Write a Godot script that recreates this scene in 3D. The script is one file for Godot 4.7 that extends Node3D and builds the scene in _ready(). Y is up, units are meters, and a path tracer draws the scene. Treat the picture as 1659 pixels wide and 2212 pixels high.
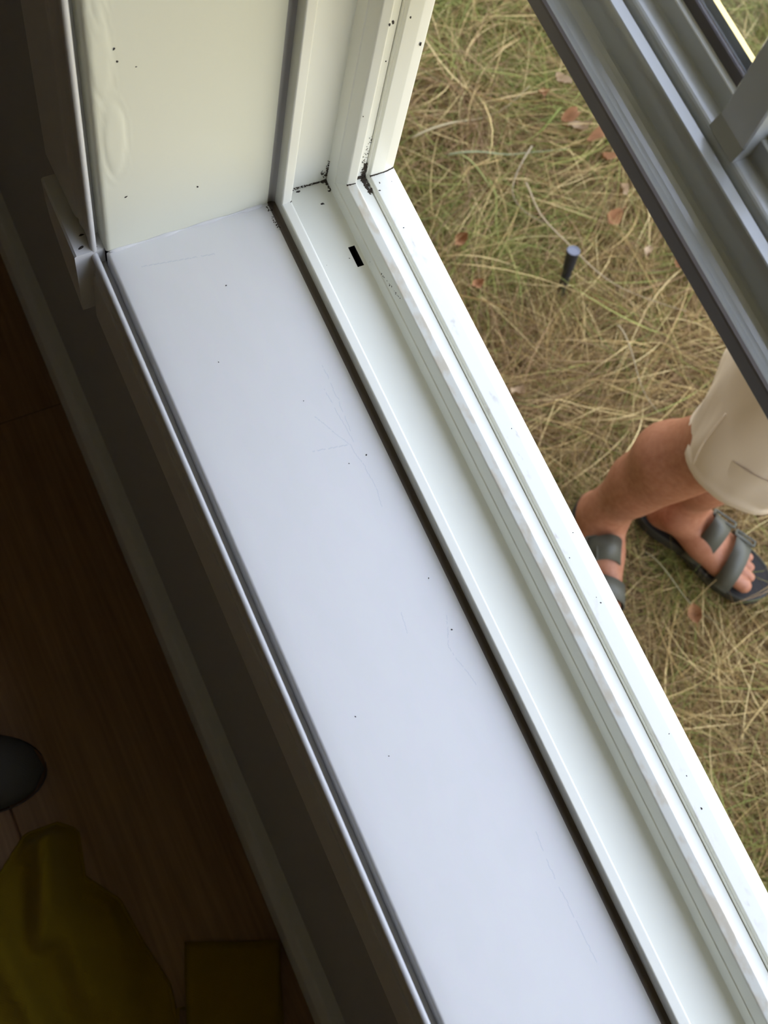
extends Node3D

const GROUND := -1.3431      # lawn level below the sill top
const FLOOR := -0.652        # room floor level below the sill top
const W := 1.36              # clear width of the window opening
const H := 1.40              # clear height of the window opening

var rng := RandomNumberGenerator.new()
var noise := FastNoiseLite.new()
var M := {}

# ---------------------------------------------------------------- helpers
func lin(r: float, g: float, b: float) -> Color:
	return Color(r, g, b).linear_to_srgb()

func mat(c: Color, rough := 0.6, spec := 0.5) -> StandardMaterial3D:
	var m := StandardMaterial3D.new()
	m.albedo_color = c
	m.roughness = rough
	m.metallic_specular = spec
	return m

func begin(smooth := false) -> SurfaceTool:
	var st := SurfaceTool.new()
	st.begin(Mesh.PRIMITIVE_TRIANGLES)
	st.set_smooth_group(0 if smooth else -1)
	return st

func tri(st: SurfaceTool, a: Vector3, b: Vector3, c: Vector3) -> void:
	st.add_vertex(a); st.add_vertex(b); st.add_vertex(c)

func quad(st: SurfaceTool, a: Vector3, b: Vector3, c: Vector3, d: Vector3) -> void:
	tri(st, a, b, c)
	tri(st, a, c, d)

func quad_uv(st: SurfaceTool, p: Array, uv: Array) -> void:
	for i in [0, 1, 2, 0, 2, 3]:
		st.set_uv(uv[i])
		st.add_vertex(p[i])

func bx(st: SurfaceTool, lo: Vector3, hi: Vector3) -> void:
	var p := []
	for i in 8:
		p.append(Vector3(hi.x if i & 1 else lo.x, hi.y if i & 2 else lo.y, hi.z if i & 4 else lo.z))
	quad(st, p[0], p[1], p[3], p[2])
	quad(st, p[5], p[4], p[6], p[7])
	quad(st, p[4], p[0], p[2], p[6])
	quad(st, p[1], p[5], p[7], p[3])
	quad(st, p[2], p[3], p[7], p[6])
	quad(st, p[4], p[5], p[1], p[0])

# a box with chamfered edges
func cbx(st: SurfaceTool, lo: Vector3, hi: Vector3, c: float) -> void:
	var mid := (lo + hi) / 2.0
	var half := (hi - lo) / 2.0
	c = minf(c, minf(half.x, minf(half.y, half.z)) * 0.9)
	var inner := half - Vector3(c, c, c)
	var q := func(s: Vector3, axis: int) -> Vector3:
		var v := Vector3(s.x * inner.x, s.y * inner.y, s.z * inner.z)
		v[axis] = s[axis] * half[axis]
		return mid + v
	for axis in 3:
		var b := (axis + 1) % 3
		var d := (axis + 2) % 3
		for sa in [-1.0, 1.0]:
			var ring := []
			for k in [[-1, -1], [1, -1], [1, 1], [-1, 1]]:
				var s := Vector3.ZERO
				s[axis] = sa; s[b] = k[0]; s[d] = k[1]
				ring.append(q.call(s, axis))
			if sa > 0:
				quad(st, ring[3], ring[2], ring[1], ring[0])
			else:
				quad(st, ring[0], ring[1], ring[2], ring[3])
		for sa in [-1.0, 1.0]:
			for sb in [-1.0, 1.0]:
				var p := []
				for k in [[-1.0, axis], [1.0, axis], [1.0, b], [-1.0, b]]:
					var s := Vector3.ZERO
					s[axis] = sa; s[b] = sb; s[d] = k[0]
					p.append(q.call(s, k[1]))
				if sa * sb > 0:
					quad(st, p[0], p[1], p[2], p[3])
				else:
					quad(st, p[3], p[2], p[1], p[0])
	for sx in [-1.0, 1.0]:
		for sy in [-1.0, 1.0]:
			for sz in [-1.0, 1.0]:
				var s := Vector3(sx, sy, sz)
				if sx * sy * sz > 0:
					tri(st, q.call(s, 2), q.call(s, 1), q.call(s, 0))
				else:
					tri(st, q.call(s, 0), q.call(s, 1), q.call(s, 2))

func commit(called: String, st: SurfaceTool, m: Material, parent: Node = self, normals := true) -> MeshInstance3D:
	if normals:
		st.generate_normals()
	var o := MeshInstance3D.new()
	o.mesh = st.commit()
	o.material_override = m
	o.name = called
	parent.add_child(o, true)
	return o

func tag(o: Node, label: String, category: String, group := "", kind := "") -> void:
	if label: o.set_meta("label", label)
	if category: o.set_meta("category", category)
	if group: o.set_meta("group", group)
	if kind: o.set_meta("kind", kind)

func base(called: String, at := Vector3.ZERO, parent: Node = self) -> Node3D:
	var o := Node3D.new()
	o.name = called
	parent.add_child(o, true)
	o.position = at
	return o

func numbered(called: String, n: int) -> String:
	return called if n == 0 else "%s_%03d" % [called, n]

# a tube through points, radius per point, with side count
func tube(st: SurfaceTool, pts: Array, radii: Array, sides := 8, flat := 1.0) -> void:
	var rings := []
	for i in pts.size():
		var t: Vector3 = (pts[mini(i + 1, pts.size() - 1)] - pts[maxi(i - 1, 0)]).normalized()
		var ref := Vector3.UP if absf(t.y) < 0.9 else Vector3.RIGHT
		var s := t.cross(ref).normalized()
		var u := s.cross(t).normalized()
		var ring := []
		for k in sides:
			var a := TAU * k / sides
			ring.append(pts[i] + (s * cos(a) + u * sin(a) * flat) * radii[i])
		rings.append(ring)
	for i in pts.size() - 1:
		for k in sides:
			var n := (k + 1) % sides
			quad(st, rings[i][k], rings[i][n], rings[i + 1][n], rings[i + 1][k])
	for k in range(1, sides - 1):
		tri(st, rings[0][0], rings[0][k + 1], rings[0][k])
		tri(st, rings[-1][0], rings[-1][k], rings[-1][k + 1])

# turned shape round an axis: prof holds Vector2(radius, distance along the axis)
func lathe(st: SurfaceTool, at: Vector3, axis: Vector3, prof: Array, sides := 24) -> void:
	axis = axis.normalized()
	var ref := Vector3.RIGHT if absf(axis.x) < 0.9 else Vector3.UP
	var s := axis.cross(ref).normalized()
	var u := s.cross(axis)
	for i in prof.size() - 1:
		for k in sides:
			var p := []
			for e in [[i, k], [i, k + 1], [i + 1, k + 1], [i + 1, k]]:
				var a: float = TAU * e[1] / sides
				var q: Vector2 = prof[e[0]]
				p.append(at + axis * q.y + (s * cos(a) + u * sin(a)) * q.x)
			quad(st, p[0], p[1], p[2], p[3])

# One side of a mitred rectangular frame. prof holds Vector2(t, z): t grows from the edge lines towards the middle of the opening.
# side: 0 bottom, 1 left, 2 top, 3 right. skip: index of a strip to leave out.
func ring_side(st: SurfaceTool, prof: Array, side: int, x0: float, x1: float, y0: float, y1: float, skip := -1, uv_on := false) -> void:
	var total := 0.0
	for i in prof.size() - 1:
		total += (prof[i + 1] - prof[i]).length()
	var run := 0.0
	for i in prof.size() - 1:
		var a: Vector2 = prof[i]
		var b: Vector2 = prof[i + 1]
		var v0 := run / total
		run += (b - a).length()
		var v1 := run / total
		if i == skip:
			continue
		var p := []
		match side:
			0: p = [Vector3(x0 + a.x, y0 + a.x, a.y), Vector3(x1 - a.x, y0 + a.x, a.y), Vector3(x1 - b.x, y0 + b.x, b.y), Vector3(x0 + b.x, y0 + b.x, b.y)]
			1: p = [Vector3(x0 + a.x, y1 - a.x, a.y), Vector3(x0 + a.x, y0 + a.x, a.y), Vector3(x0 + b.x, y0 + b.x, b.y), Vector3(x0 + b.x, y1 - b.x, b.y)]
			2: p = [Vector3(x1 - a.x, y1 - a.x, a.y), Vector3(x0 + a.x, y1 - a.x, a.y), Vector3(x0 + b.x, y1 - b.x, b.y), Vector3(x1 - b.x, y1 - b.x, b.y)]
			3: p = [Vector3(x1 - a.x, y0 + a.x, a.y), Vector3(x1 - a.x, y1 - a.x, a.y), Vector3(x1 - b.x, y1 - b.x, b.y), Vector3(x1 - b.x, y0 + b.x, b.y)]
		if uv_on:
			var us := []
			for q in p:
				us.append((q.x if side % 2 == 0 else q.y) / 1.3)
			quad_uv(st, p, [Vector2(us[0], v0), Vector2(us[1], v0), Vector2(us[2], v1), Vector2(us[3], v1)])
		else:
			quad(st, p[0], p[1], p[2], p[3])

# round the corners of an open profile
func rounded(prof: Array, r: float, steps := 3) -> Array:
	var out := [prof[0]]
	for i in range(1, prof.size() - 1):
		var p: Vector2 = prof[i]
		var a: Vector2 = prof[i - 1] - p
		var b: Vector2 = prof[i + 1] - p
		var k := minf(r, minf(a.length(), b.length()) * 0.45)
		var s := p + a.normalized() * k
		var e := p + b.normalized() * k
		for n in steps + 1:
			var t := float(n) / steps
			out.append(s.lerp(p, t).lerp(p.lerp(e, t), t))
	out.append(prof[-1])
	return out

# ---------------------------------------------------------------- smooth union of tapered capsules, meshed as surface nets
func nets(st: SurfaceTool, bones: Array, cell: float, k: float) -> void:
	var lo := Vector3(1e9, 1e9, 1e9)
	var hi := -lo
	for b in bones:
		var r: float = maxf(b[2], b[3]) + 2.5 * cell
		for p in [b[0], b[1]]:
			lo = lo.min(p - Vector3(r, r, r))
			hi = hi.max(p + Vector3(r, r, r))
	var n := Vector3i(((hi - lo) / cell).ceil()) + Vector3i.ONE
	var field := PackedFloat32Array()
	field.resize(n.x * n.y * n.z)
	field.fill(1.0)
	for b in bones:
		var pa: Vector3 = b[0]
		var pb: Vector3 = b[1]
		var ra: float = b[2]
		var rb: float = b[3]
		var reach := maxf(ra, rb) + k + 2.0 * cell
		var l := Vector3i(((pa.min(pb) - Vector3(reach, reach, reach) - lo) / cell).floor()).clamp(Vector3i.ZERO, n - Vector3i.ONE)
		var h := Vector3i(((pa.max(pb) + Vector3(reach, reach, reach) - lo) / cell).ceil()).clamp(Vector3i.ZERO, n - Vector3i.ONE)
		var ab := pb - pa
		var inv := 1.0 / maxf(ab.length_squared(), 1e-9)
		for z in range(l.z, h.z + 1):
			for y in range(l.y, h.y + 1):
				var at := (z * n.y + y) * n.x
				for x in range(l.x, h.x + 1):
					var ap := lo + Vector3(x, y, z) * cell - pa
					var t := clampf(ap.dot(ab) * inv, 0.0, 1.0)
					var d := (ap - ab * t).length() - lerpf(ra, rb, t)
					var f := field[at + x]
					if f >= 1.0:
						field[at + x] = minf(d, 0.99)
					else:
						var e := maxf(k - absf(f - d), 0.0) / k
						field[at + x] = minf(f, d) - e * e * k * 0.25
	var step := [1, n.x, n.x * n.y]
	var index := {}
	var verts := PackedVector3Array()
	var norms := PackedVector3Array()
	for z in n.z - 1:
		for y in n.y - 1:
			for x in n.x - 1:
				var o := (z * n.y + y) * n.x + x
				var c := [field[o], field[o + 1], field[o + step[1]], field[o + 1 + step[1]], field[o + step[2]], field[o + 1 + step[2]], field[o + step[1] + step[2]], field[o + 1 + step[1] + step[2]]]
				var inside := 0
				for v in c:
					if v < 0.0: inside += 1
				if inside == 0 or inside == 8:
					continue
				var sum := Vector3.ZERO
				var cnt := 0
				for e in [[0, 1], [2, 3], [4, 5], [6, 7], [0, 2], [1, 3], [4, 6], [5, 7], [0, 4], [1, 5], [2, 6], [3, 7]]:
					var fa: float = c[e[0]]
					var fb: float = c[e[1]]
					if (fa < 0.0) != (fb < 0.0):
						var t := fa / (fa - fb)
						var p0 := Vector3(e[0] & 1, (e[0] >> 1) & 1, e[0] >> 2)
						var p1 := Vector3(e[1] & 1, (e[1] >> 1) & 1, e[1] >> 2)
						sum += p0.lerp(p1, t)
						cnt += 1
				index[o] = verts.size()
				verts.append(lo + (Vector3(x, y, z) + sum / cnt) * cell)
				norms.append(Vector3(c[1] + c[3] + c[5] + c[7] - c[0] - c[2] - c[4] - c[6], c[2] + c[3] + c[6] + c[7] - c[0] - c[1] - c[4] - c[5], c[4] + c[5] + c[6] + c[7] - c[0] - c[1] - c[2] - c[3]).normalized())
	for z in range(1, n.z - 1):
		for y in range(1, n.y - 1):
			for x in range(1, n.x - 1):
				var o := (z * n.y + y) * n.x + x
				var f := field[o]
				for axis in 3:
					var g := field[o + step[axis]]
					if (f < 0.0) == (g < 0.0):
						continue
					var s1: int = step[(axis + 1) % 3]
					var s2: int = step[(axis + 2) % 3]
					var q := [o - s1 - s2, o - s2, o, o - s1]
					if f < 0.0:
						q.reverse()
					for i in [0, 1, 2, 0, 2, 3]:
						var id: int = index[q[i]]
						st.set_normal(norms[id])
						st.add_vertex(verts[id])

# ---------------------------------------------------------------- materials
func make_materials() -> void:
	M.paint = mat(lin(0.80, 0.79, 0.76), 0.34, 0.5)
	M.liner_warm_lit = mat(lin(0.79, 0.785, 0.645), 0.42, 0.5)  # sill white with the lawn's warm bounce light tinted into the colour
	M.frame = mat(lin(0.79, 0.785, 0.705), 0.33, 0.5)
	M.trim = mat(lin(0.80, 0.79, 0.77), 0.42, 0.5)
	M.wall = mat(lin(0.46, 0.46, 0.46), 0.8, 0.4)
	M.room = mat(lin(0.55, 0.55, 0.53), 0.85, 0.4)
	M.outer = mat(lin(0.16, 0.135, 0.105), 0.8, 0.4)
	M.caulk = mat(lin(0.20, 0.17, 0.145), 0.9, 0.3)
	M.caulk_clean = mat(lin(0.52, 0.50, 0.47), 0.8, 0.3)
	M.filler = mat(lin(0.76, 0.75, 0.73), 0.5, 0.4)
	M.black = mat(lin(0.012, 0.012, 0.012), 0.7, 0.3)
	M.grime = mat(lin(0.055, 0.045, 0.034), 0.95, 0.2)
	M.seal = mat(lin(0.16, 0.135, 0.115), 0.6, 0.4)
	M.sash = mat(lin(0.52, 0.53, 0.50), 0.3, 0.5)
	M.sash.clearcoat_enabled = true
	M.sash.clearcoat = 1.0
	M.sash.clearcoat_roughness = 0.12
	M.gasket = mat(lin(0.13, 0.115, 0.115), 0.55, 0.4)
	M.steel = mat(lin(0.5, 0.5, 0.5), 0.35, 0.5)
	M.steel.metallic = 1.0
	M.glass = StandardMaterial3D.new()
	M.glass.transparency = BaseMaterial3D.TRANSPARENCY_ALPHA
	M.glass.albedo_color = Color(0.92, 0.97, 0.93, 0.01)
	M.glass.roughness = 0.02
	M.glass.metallic_specular = 0.36
	M.soil = mat(lin(0.06, 0.045, 0.025), 0.95, 0.2)
	M.lawn = mat(lin(0.215, 0.18, 0.05), 0.95, 0.2)
	M.blade = mat(Color.WHITE, 0.62, 0.35)
	M.blade.vertex_color_use_as_albedo = true
	M.blade.backlight_enabled = true
	M.blade.backlight = Color(0.35, 0.35, 0.3)
	M.leaf = mat(lin(0.30, 0.145, 0.062), 0.75, 0.3)
	M.leaf_pale = mat(lin(0.36, 0.25, 0.14), 0.75, 0.3)
	M.skin = mat(lin(0.45, 0.20, 0.105), 0.5, 0.45)
	M.skin.subsurf_scatter_enabled = true
	M.skin.subsurf_scatter_strength = 0.08
	M.shorts = mat(lin(0.76, 0.63, 0.46), 0.9, 0.3)
	M.shirt = mat(lin(0.30, 0.33, 0.36), 0.9, 0.3)
	M.hair = mat(lin(0.06, 0.04, 0.03), 0.6, 0.4)
	M.strap = mat(lin(0.085, 0.082, 0.056), 0.5, 0.45)
	M.sole = mat(lin(0.048, 0.046, 0.033), 0.65, 0.4)
	M.footbed = mat(lin(0.030, 0.027, 0.024), 0.8, 0.3)
	M.nail = mat(lin(0.52, 0.33, 0.26), 0.3, 0.5)
	M.stake = mat(lin(0.018, 0.020, 0.026), 0.45, 0.5)
	M.stake_cap = mat(lin(0.12, 0.125, 0.15), 0.5, 0.5)
	M.cloth = mat(lin(0.30, 0.20, 0.015), 0.95, 0.2)
	M.cloth.rim_enabled = true
	M.cloth.rim = 0.4
	M.slipper = mat(lin(0.12, 0.115, 0.10), 0.95, 0.2)
	M.fly = mat(lin(0.05, 0.042, 0.036), 0.8, 0.3)
	var n := FastNoiseLite.new()
	n.seed = 5
	n.frequency = 0.02
	n.fractal_octaves = 5
	# wood grain
	var im := Image.create(1024, 128, false, Image.FORMAT_RGB8)
	for y in 128:
		for x in 1024:
			var g := n.get_noise_2d(x * 0.35, y * 9.0) * 0.5 + 0.5
			var d := n.get_noise_2d(x * 0.12 + 900.0, y * 2.0) * 0.5 + 0.5
			var c := Color(0.68, 0.54, 0.40).lerp(Color(0.48, 0.35, 0.26), g).lerp(Color(0.76, 0.62, 0.46), d * 0.4)
			im.set_pixel(x, y, c)
	M.plank = mat(Color.WHITE, 0.42, 0.5)
	M.plank.albedo_texture = ImageTexture.create_from_image(im)
	# mottled skin and faded patches in the cloth
	var sk := Image.create(256, 256, false, Image.FORMAT_RGB8)
	for y in 256:
		for x in 256:
			var a := n.get_noise_2d(x * 2.2, y * 2.2) + 0.6 * n.get_noise_2d(x * 9.0 + 300.0, y * 9.0)
			sk.set_pixel(x, y, Color(clampf(0.93 + 0.10 * a, 0, 1), clampf(0.90 + 0.16 * a, 0, 1), clampf(0.88 + 0.20 * a, 0, 1)))
	M.skin.albedo_texture = ImageTexture.create_from_image(sk)
	M.skin.uv1_triplanar = true
	M.skin.uv1_scale = Vector3(6, 6, 6)
	# fabric weave as relief
	var w := Image.create(256, 256, false, Image.FORMAT_RGB8)
	for y in 256:
		for x in 256:
			var h := 0.5 + 0.25 * sin(x * TAU / 8.0) * cos(y * TAU / 8.0) + 0.25 * n.get_noise_2d(x * 12.0, y * 12.0)
			w.set_pixel(x, y, Color(h, h, h))
	var weave := ImageTexture.create_from_image(w)
	for k in ["shorts", "cloth", "slipper", "shirt"]:
		var m: StandardMaterial3D = M[k]
		m.heightmap_enabled = true
		m.heightmap_texture = weave
		m.heightmap_scale = 0.05
		m.uv1_triplanar = true
		m.uv1_scale = Vector3(9, 9, 9)

# ---------------------------------------------------------------- the window and the room
func sill_texture() -> ImageTexture:
	var im := Image.create(2048, 272, false, Image.FORMAT_RGB8)
	var paint := lin(0.80, 0.79, 0.77)
	im.fill(paint)
	var n := FastNoiseLite.new()
	n.seed = 11
	n.frequency = 0.012
	for y in 272:
		for x in 2048:
			var g := n.get_noise_2d(x, y * 1.5) * 0.005
			im.set_pixel(x, y, Color(paint.r + g, paint.g + g, paint.b + g))
	# hairline scratches and scuffs: x, z pairs in metres
	var lines := [
		[0.1420, -0.1132, 0.17, -0.113, 0.1975, -0.1109], [0.1775, -0.0914, 0.2066, -0.1061, 0.2273, -0.1096, 0.2466, -0.1100, 0.2595, -0.1082],
		[0.2019, -0.0789, 0.2066, -0.1061], [0.1595, -0.1066, 0.2061, -0.1100], [0.3491, -0.1167, 0.3706, -0.1082, 0.4015, -0.1148],
		[0.5001, -0.1083, 0.5192, -0.1073, 0.5381, -0.1064, 0.5953, -0.1078], [0.02, -0.02, 0.028, -0.075], [0.335, -0.088, 0.352, -0.0855],
	]
	for l in lines:
		for i in range(0, l.size() - 2, 2):
			var a := Vector2(l[i] / W * 2048.0, -l[i + 1] / 0.13 * 272.0)
			var b := Vector2(l[i + 2] / W * 2048.0, -l[i + 3] / 0.13 * 272.0)
			var steps := int(a.distance_to(b)) + 1
			for s in steps:
				var p := a.lerp(b, float(s) / steps) + Vector2(0, n.get_noise_2d(s * 2.0, i * 90.0) * 2.0)
				if n.get_noise_2d(s * 5.0, l[0] * 900.0) < -0.35:
					continue
				var c := Color(0.835, 0.84, 0.85)
				if p.x > 0 and p.x < 2047 and p.y > 0 and p.y < 271:
					im.set_pixel(int(p.x), int(p.y), c)
	return ImageTexture.create_from_image(im)

func frame_texture() -> ImageTexture:
	# dry dirt on the bottom rail: sandy film on the ridge, water marks on the outer ledge; u runs along the rail, v over the profile
	var im := Image.create(2048, 256, false, Image.FORMAT_RGB8)
	var white := lin(0.79, 0.785, 0.705)
	im.fill(white)
	var n := FastNoiseLite.new()
	n.seed = 21
	n.frequency = 0.03
	n.fractal_octaves = 4
	for y in 256:
		for x in 2048:
			var c := white
			var v := y / 256.0
			var g := n.get_noise_2d(x * 1.0, y * 3.0)
			var g2 := n.get_noise_2d(x * 0.25 + 700.0, y * 0.6)
			if v > dirt_v.x and v < dirt_v.y:
				var k := clampf(g * 1.6 + g2 * 1.2 + 0.25, 0.0, 1.0)
				c = c.lerp(lin(0.62, 0.53, 0.38), 0.55 * k)
			elif v > dirt_v.z and v < dirt_v.w:
				var k2 := clampf((g - 0.28) * 4.0, 0.0, 1.0) * clampf(g2 * 3.0, 0.0, 1.0)
				c = c.lerp(lin(0.45, 0.40, 0.34), 0.5 * k2)
			im.set_pixel(x, y, c)
	return ImageTexture.create_from_image(im)

var dirt_v := Vector4.ZERO

func build_window() -> void:
	var win := base("window_1")
	tag(win, "white painted window frame, reveal boards and deep inner sill", "", "", "structure")
	# fixed frame profile: Vector2(t, z)
	var sharp := [
		Vector2(-0.034, -0.1346), Vector2(0.0112, -0.1348), Vector2(0.0120, -0.1357), Vector2(0.0116, -0.1425), Vector2(0.0106, -0.1436),
		Vector2(-0.0106, -0.1440), Vector2(-0.0106, -0.1842), Vector2(0.0005, -0.1852), Vector2(0.0009, -0.1862), Vector2(0.0118, -0.1884), Vector2(0.0127, -0.1892),
		Vector2(0.0141, -0.1955), Vector2(0.0136, -0.1966), Vector2(0.0042, -0.1972), Vector2(0.0040, -0.2084), Vector2(0.0022, -0.2090), Vector2(0.0058, -0.2096),
		Vector2(0.0056, -0.2104), Vector2(0.0086, -0.2114), Vector2(0.0088, -0.2230), Vector2(0.0058, -0.2318), Vector2(0.0046, -0.2338), Vector2(-0.034, -0.2338)]
	var raw := rounded(sharp, 0.0006, 2)
	var total := 0.0
	var at := []
	var skip := -1
	for i in raw.size():
		if i > 0:
			total += (raw[i] - raw[i - 1]).length()
			if raw[i].y < -0.15 and raw[i - 1].y > -0.15:
				skip = i - 1
		at.append(total)
	for i in raw.size():
		if raw[i].y > -0.1885: dirt_v.x = at[i] / total
		if raw[i].y > -0.1957: dirt_v.y = at[i] / total
		if raw[i].y > -0.2112: dirt_v.z = at[i] / total
		if raw[i].y > -0.2300: dirt_v.w = at[i] / total
	var tex_mat := M.frame.duplicate() as StandardMaterial3D
	tex_mat.albedo_color = Color.WHITE
	tex_mat.albedo_texture = frame_texture()
	var rail := begin()
	ring_side(rail, raw, 0, 0, W, 0, H, skip, true)
	# channel floor with the drain slot cut through it
	var fy := -0.0106
	var a := Vector3(0.0511, fy, -0.1812)
	var b := Vector3(0.0696, fy, -0.1758)
	var x0 := fy
	var x1 := W - fy
	var zi: float = raw[skip].y
	var zo: float = raw[skip + 1].y
	var vv := Vector2(0.3, 0.3)
	for r in [[x0, a.x, zo, zi], [b.x, x1, zo, zi], [a.x, b.x, b.z, zi], [a.x, b.x, zo, a.z]]:
		quad_uv(rail, [Vector3(r[0], fy, r[3]), Vector3(r[1], fy, r[3]), Vector3(r[1], fy, r[2]), Vector3(r[0], fy, r[2])], [vv, vv, vv, vv])
	commit("bottom_rail", rail, tex_mat, win)
	var slot := begin()
	var dp := fy - 0.016
	quad(slot, Vector3(a.x, fy, a.z), Vector3(b.x, fy, a.z), Vector3(b.x, dp, a.z), Vector3(a.x, dp, a.z))
	quad(slot, Vector3(a.x, fy, b.z), Vector3(b.x, fy, b.z), Vector3(b.x, dp, b.z), Vector3(a.x, dp, b.z))
	quad(slot, Vector3(a.x, fy, a.z), Vector3(a.x, fy, b.z), Vector3(a.x, dp, b.z), Vector3(a.x, dp, a.z))
	quad(slot, Vector3(b.x, fy, a.z), Vector3(b.x, fy, b.z), Vector3(b.x, dp, b.z), Vector3(b.x, dp, a.z))
	quad(slot, Vector3(a.x, dp, a.z), Vector3(b.x, dp, a.z), Vector3(b.x, dp, b.z), Vector3(a.x, dp, b.z))
	var so := commit("drain_slot", slot, M.black, win)
	so.set_meta("label", "small dark rectangular drain slot")
	for s in [[1, "frame_jamb"], [2, "head_rail"], [3, "frame_jamb"]]:
		var st := begin()
		ring_side(st, raw, s[0], 0, W, 0, H)
		commit(s[1], st, M.frame, win)
	# dirty sealant in the joint between boards and frame
	for s in 4:
		var st := begin()
		ring_side(st, rounded([Vector2(-0.004, -0.1270), Vector2(-0.0010, -0.1288), Vector2(-0.0028, -0.1306), Vector2(-0.0026, -0.1326), Vector2(0.0012, -0.1347)], 0.0014, 3), s, 0, W, 0, H)
		commit("sealant", st, M.caulk if s == 0 else M.caulk_clean, win)
	# inner sill board with a slightly rounded nose
	var sm := M.paint.duplicate() as StandardMaterial3D
	sm.albedo_color = Color.WHITE
	sm.albedo_texture = sill_texture()
	var st := begin(true)
	var prof := [[0.0, -0.1290]]
	for i in 11:
		prof.append([0.0, -0.1290 + 0.1265 * (i + 1) / 11.0])
	for i in 5:
		var an := PI / 2.0 * (i + 1) / 5.0
		prof.append([-0.0022 * (1.0 - cos(an)), -0.0025 + 0.0025 * sin(an)])
	prof.append([-0.028, 0.0])
	for i in prof.size() - 1:
		for k in 24:
			var xa := W * k / 24.0
			var xb := W * (k + 1) / 24.0
			var p: Array = prof[i]
			var q: Array = prof[i + 1]
			quad_uv(st, [Vector3(xa, wave(xa, p[1]) + p[0], p[1]), Vector3(xb, wave(xb, p[1]) + p[0], p[1]), Vector3(xb, wave(xb, q[1]) + q[0], q[1]), Vector3(xa, wave(xa, q[1]) + q[0], q[1])],
				[Vector2(xa / W, -p[1] / 0.13), Vector2(xb / W, -p[1] / 0.13), Vector2(xb / W, -q[1] / 0.13), Vector2(xa / W, -q[1] / 0.13)])
	var sill := commit("sill_board", st, sm, win)
	sill.set_meta("label", "smooth white painted inner sill board with fine scratches")
	# reveal boards; the left one carries old filler and paint ripples near its inner edge
	for side in 2:
		var sj := begin(true)
		var nz := 64
		var ny := 160
		var pts := []
		for i in nz + 1:
			var row := []
			var z := -0.129 + 0.129 * pow(float(i) / nz, 0.8)
			for j in ny + 1:
				var y := H * pow(float(j) / ny, 1.6)
				var off := 0.0
				if side == 0:
					off = ripple(y, z)
				var edge := maxf(0.0, z + 0.003)
				off -= edge * edge / 0.006
				row.append(Vector3(off if side == 0 else W - off, y, z))
			pts.append(row)
		for i in nz:
			for j in ny:
				if side == 0:
					quad(sj, pts[i][j], pts[i][j + 1], pts[i + 1][j + 1], pts[i + 1][j])
				else:
					quad(sj, pts[i][j], pts[i + 1][j], pts[i + 1][j + 1], pts[i][j + 1])
		for j in ny:
			var c0: Vector3 = pts[nz][j]
			var c1: Vector3 = pts[nz][j + 1]
			var dx := Vector3(-0.02 if side == 0 else 0.02, 0, 0)
			quad(sj, c0, c1, c1 + dx, c0 + dx)
		commit("reveal_board", sj, M.liner_warm_lit, win)
	var hd := begin()
	bx(hd, Vector3(0, H, -0.129), Vector3(W, H + 0.02, 0))
	commit("head_board", hd, M.liner_warm_lit, win)
	# uneven paint-filled joint between sill and left reveal board
	var pts2 := []
	var rad := []
	for i in 41:
		var z := -0.002 - 0.122 * i / 40.0
		pts2.append(Vector3(0.0004, 0.0002 + wave(0, z), z))
		rad.append(0.0011 + 0.0006 * sin(i * 0.55) + 0.0005 * noise.get_noise_1d(i * 30.0))
	var fj := begin(true)
	tube(fj, pts2, rad, 8)
	commit("filler_joint", fj, M.filler, win)
	# moulded casing round the opening: Vector2(t, z), t negative away from the opening
	var cas := [Vector2(-0.022, -0.004), Vector2(-0.0180, 0.0), Vector2(-0.0180, 0.0046), Vector2(-0.0060, 0.0052), Vector2(-0.0036, 0.0062), Vector2(-0.0034, 0.0082), Vector2(-0.0046, 0.0098), Vector2(-0.0080, 0.0104),
		Vector2(-0.0160, 0.0090), Vector2(-0.0240, 0.0088), Vector2(-0.0300, 0.0102), Vector2(-0.0315, 0.0092), Vector2(-0.0345, 0.0092), Vector2(-0.0360, 0.0108), Vector2(-0.0400, 0.0112), Vector2(-0.0960, 0.0124), Vector2(-0.1030, 0.0110), Vector2(-0.1040, 0.0)]
	var soft := rounded(cas, 0.0016, 3)
	var names := ["trim_1", "trim_2", "trim_3", "trim_4"]
	var labels := ["moulded white casing strip running below the sill board", "moulded white casing up the left side of the window, in shade", "moulded casing over the window head", "moulded casing up the right side of the window"]
	for s in 4:
		var tr := base(names[s])
		tag(tr, labels[s], "", "", "structure")
		var cs := begin(true)
		ring_side_clip(cs, soft, s)
		commit("moulding", cs, M.trim, tr)
		if s == 1 or s == 3:
			var sg := 1.0 if s == 1 else -1.0
			var ox := 0.0 if s == 1 else W
			var hb := begin()
			horn(hb, ox, sg)
			var ho := commit("sill_horn", hb, M.trim, tr)
			ho.set_meta("label", "cut-off end of the old sill under the casing")
	# baseboard
	var bb := base("baseboard_window")
	tag(bb, "painted baseboard along the wall under the window", "", "", "structure")
	var bs := begin()
	var bp := rounded([Vector2(FLOOR - 0.004, 0.021), Vector2(FLOOR + 0.075, 0.021), Vector2(FLOOR + 0.092, 0.013), Vector2(FLOOR + 0.096, 0.0)], 0.004, 3)
	for i in bp.size() - 1:
		quad(bs, Vector3(-1.6, bp[i].x, bp[i].y), Vector3(2.6, bp[i].x, bp[i].y), Vector3(2.6, bp[i + 1].x, bp[i + 1].y), Vector3(-1.6, bp[i + 1].x, bp[i + 1].y))
	commit("board", bs, M.trim, bb)

func wave(x: float, z: float) -> float:
	return 0.00025 * noise.get_noise_2d(x * 160.0, z * 260.0)

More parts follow.
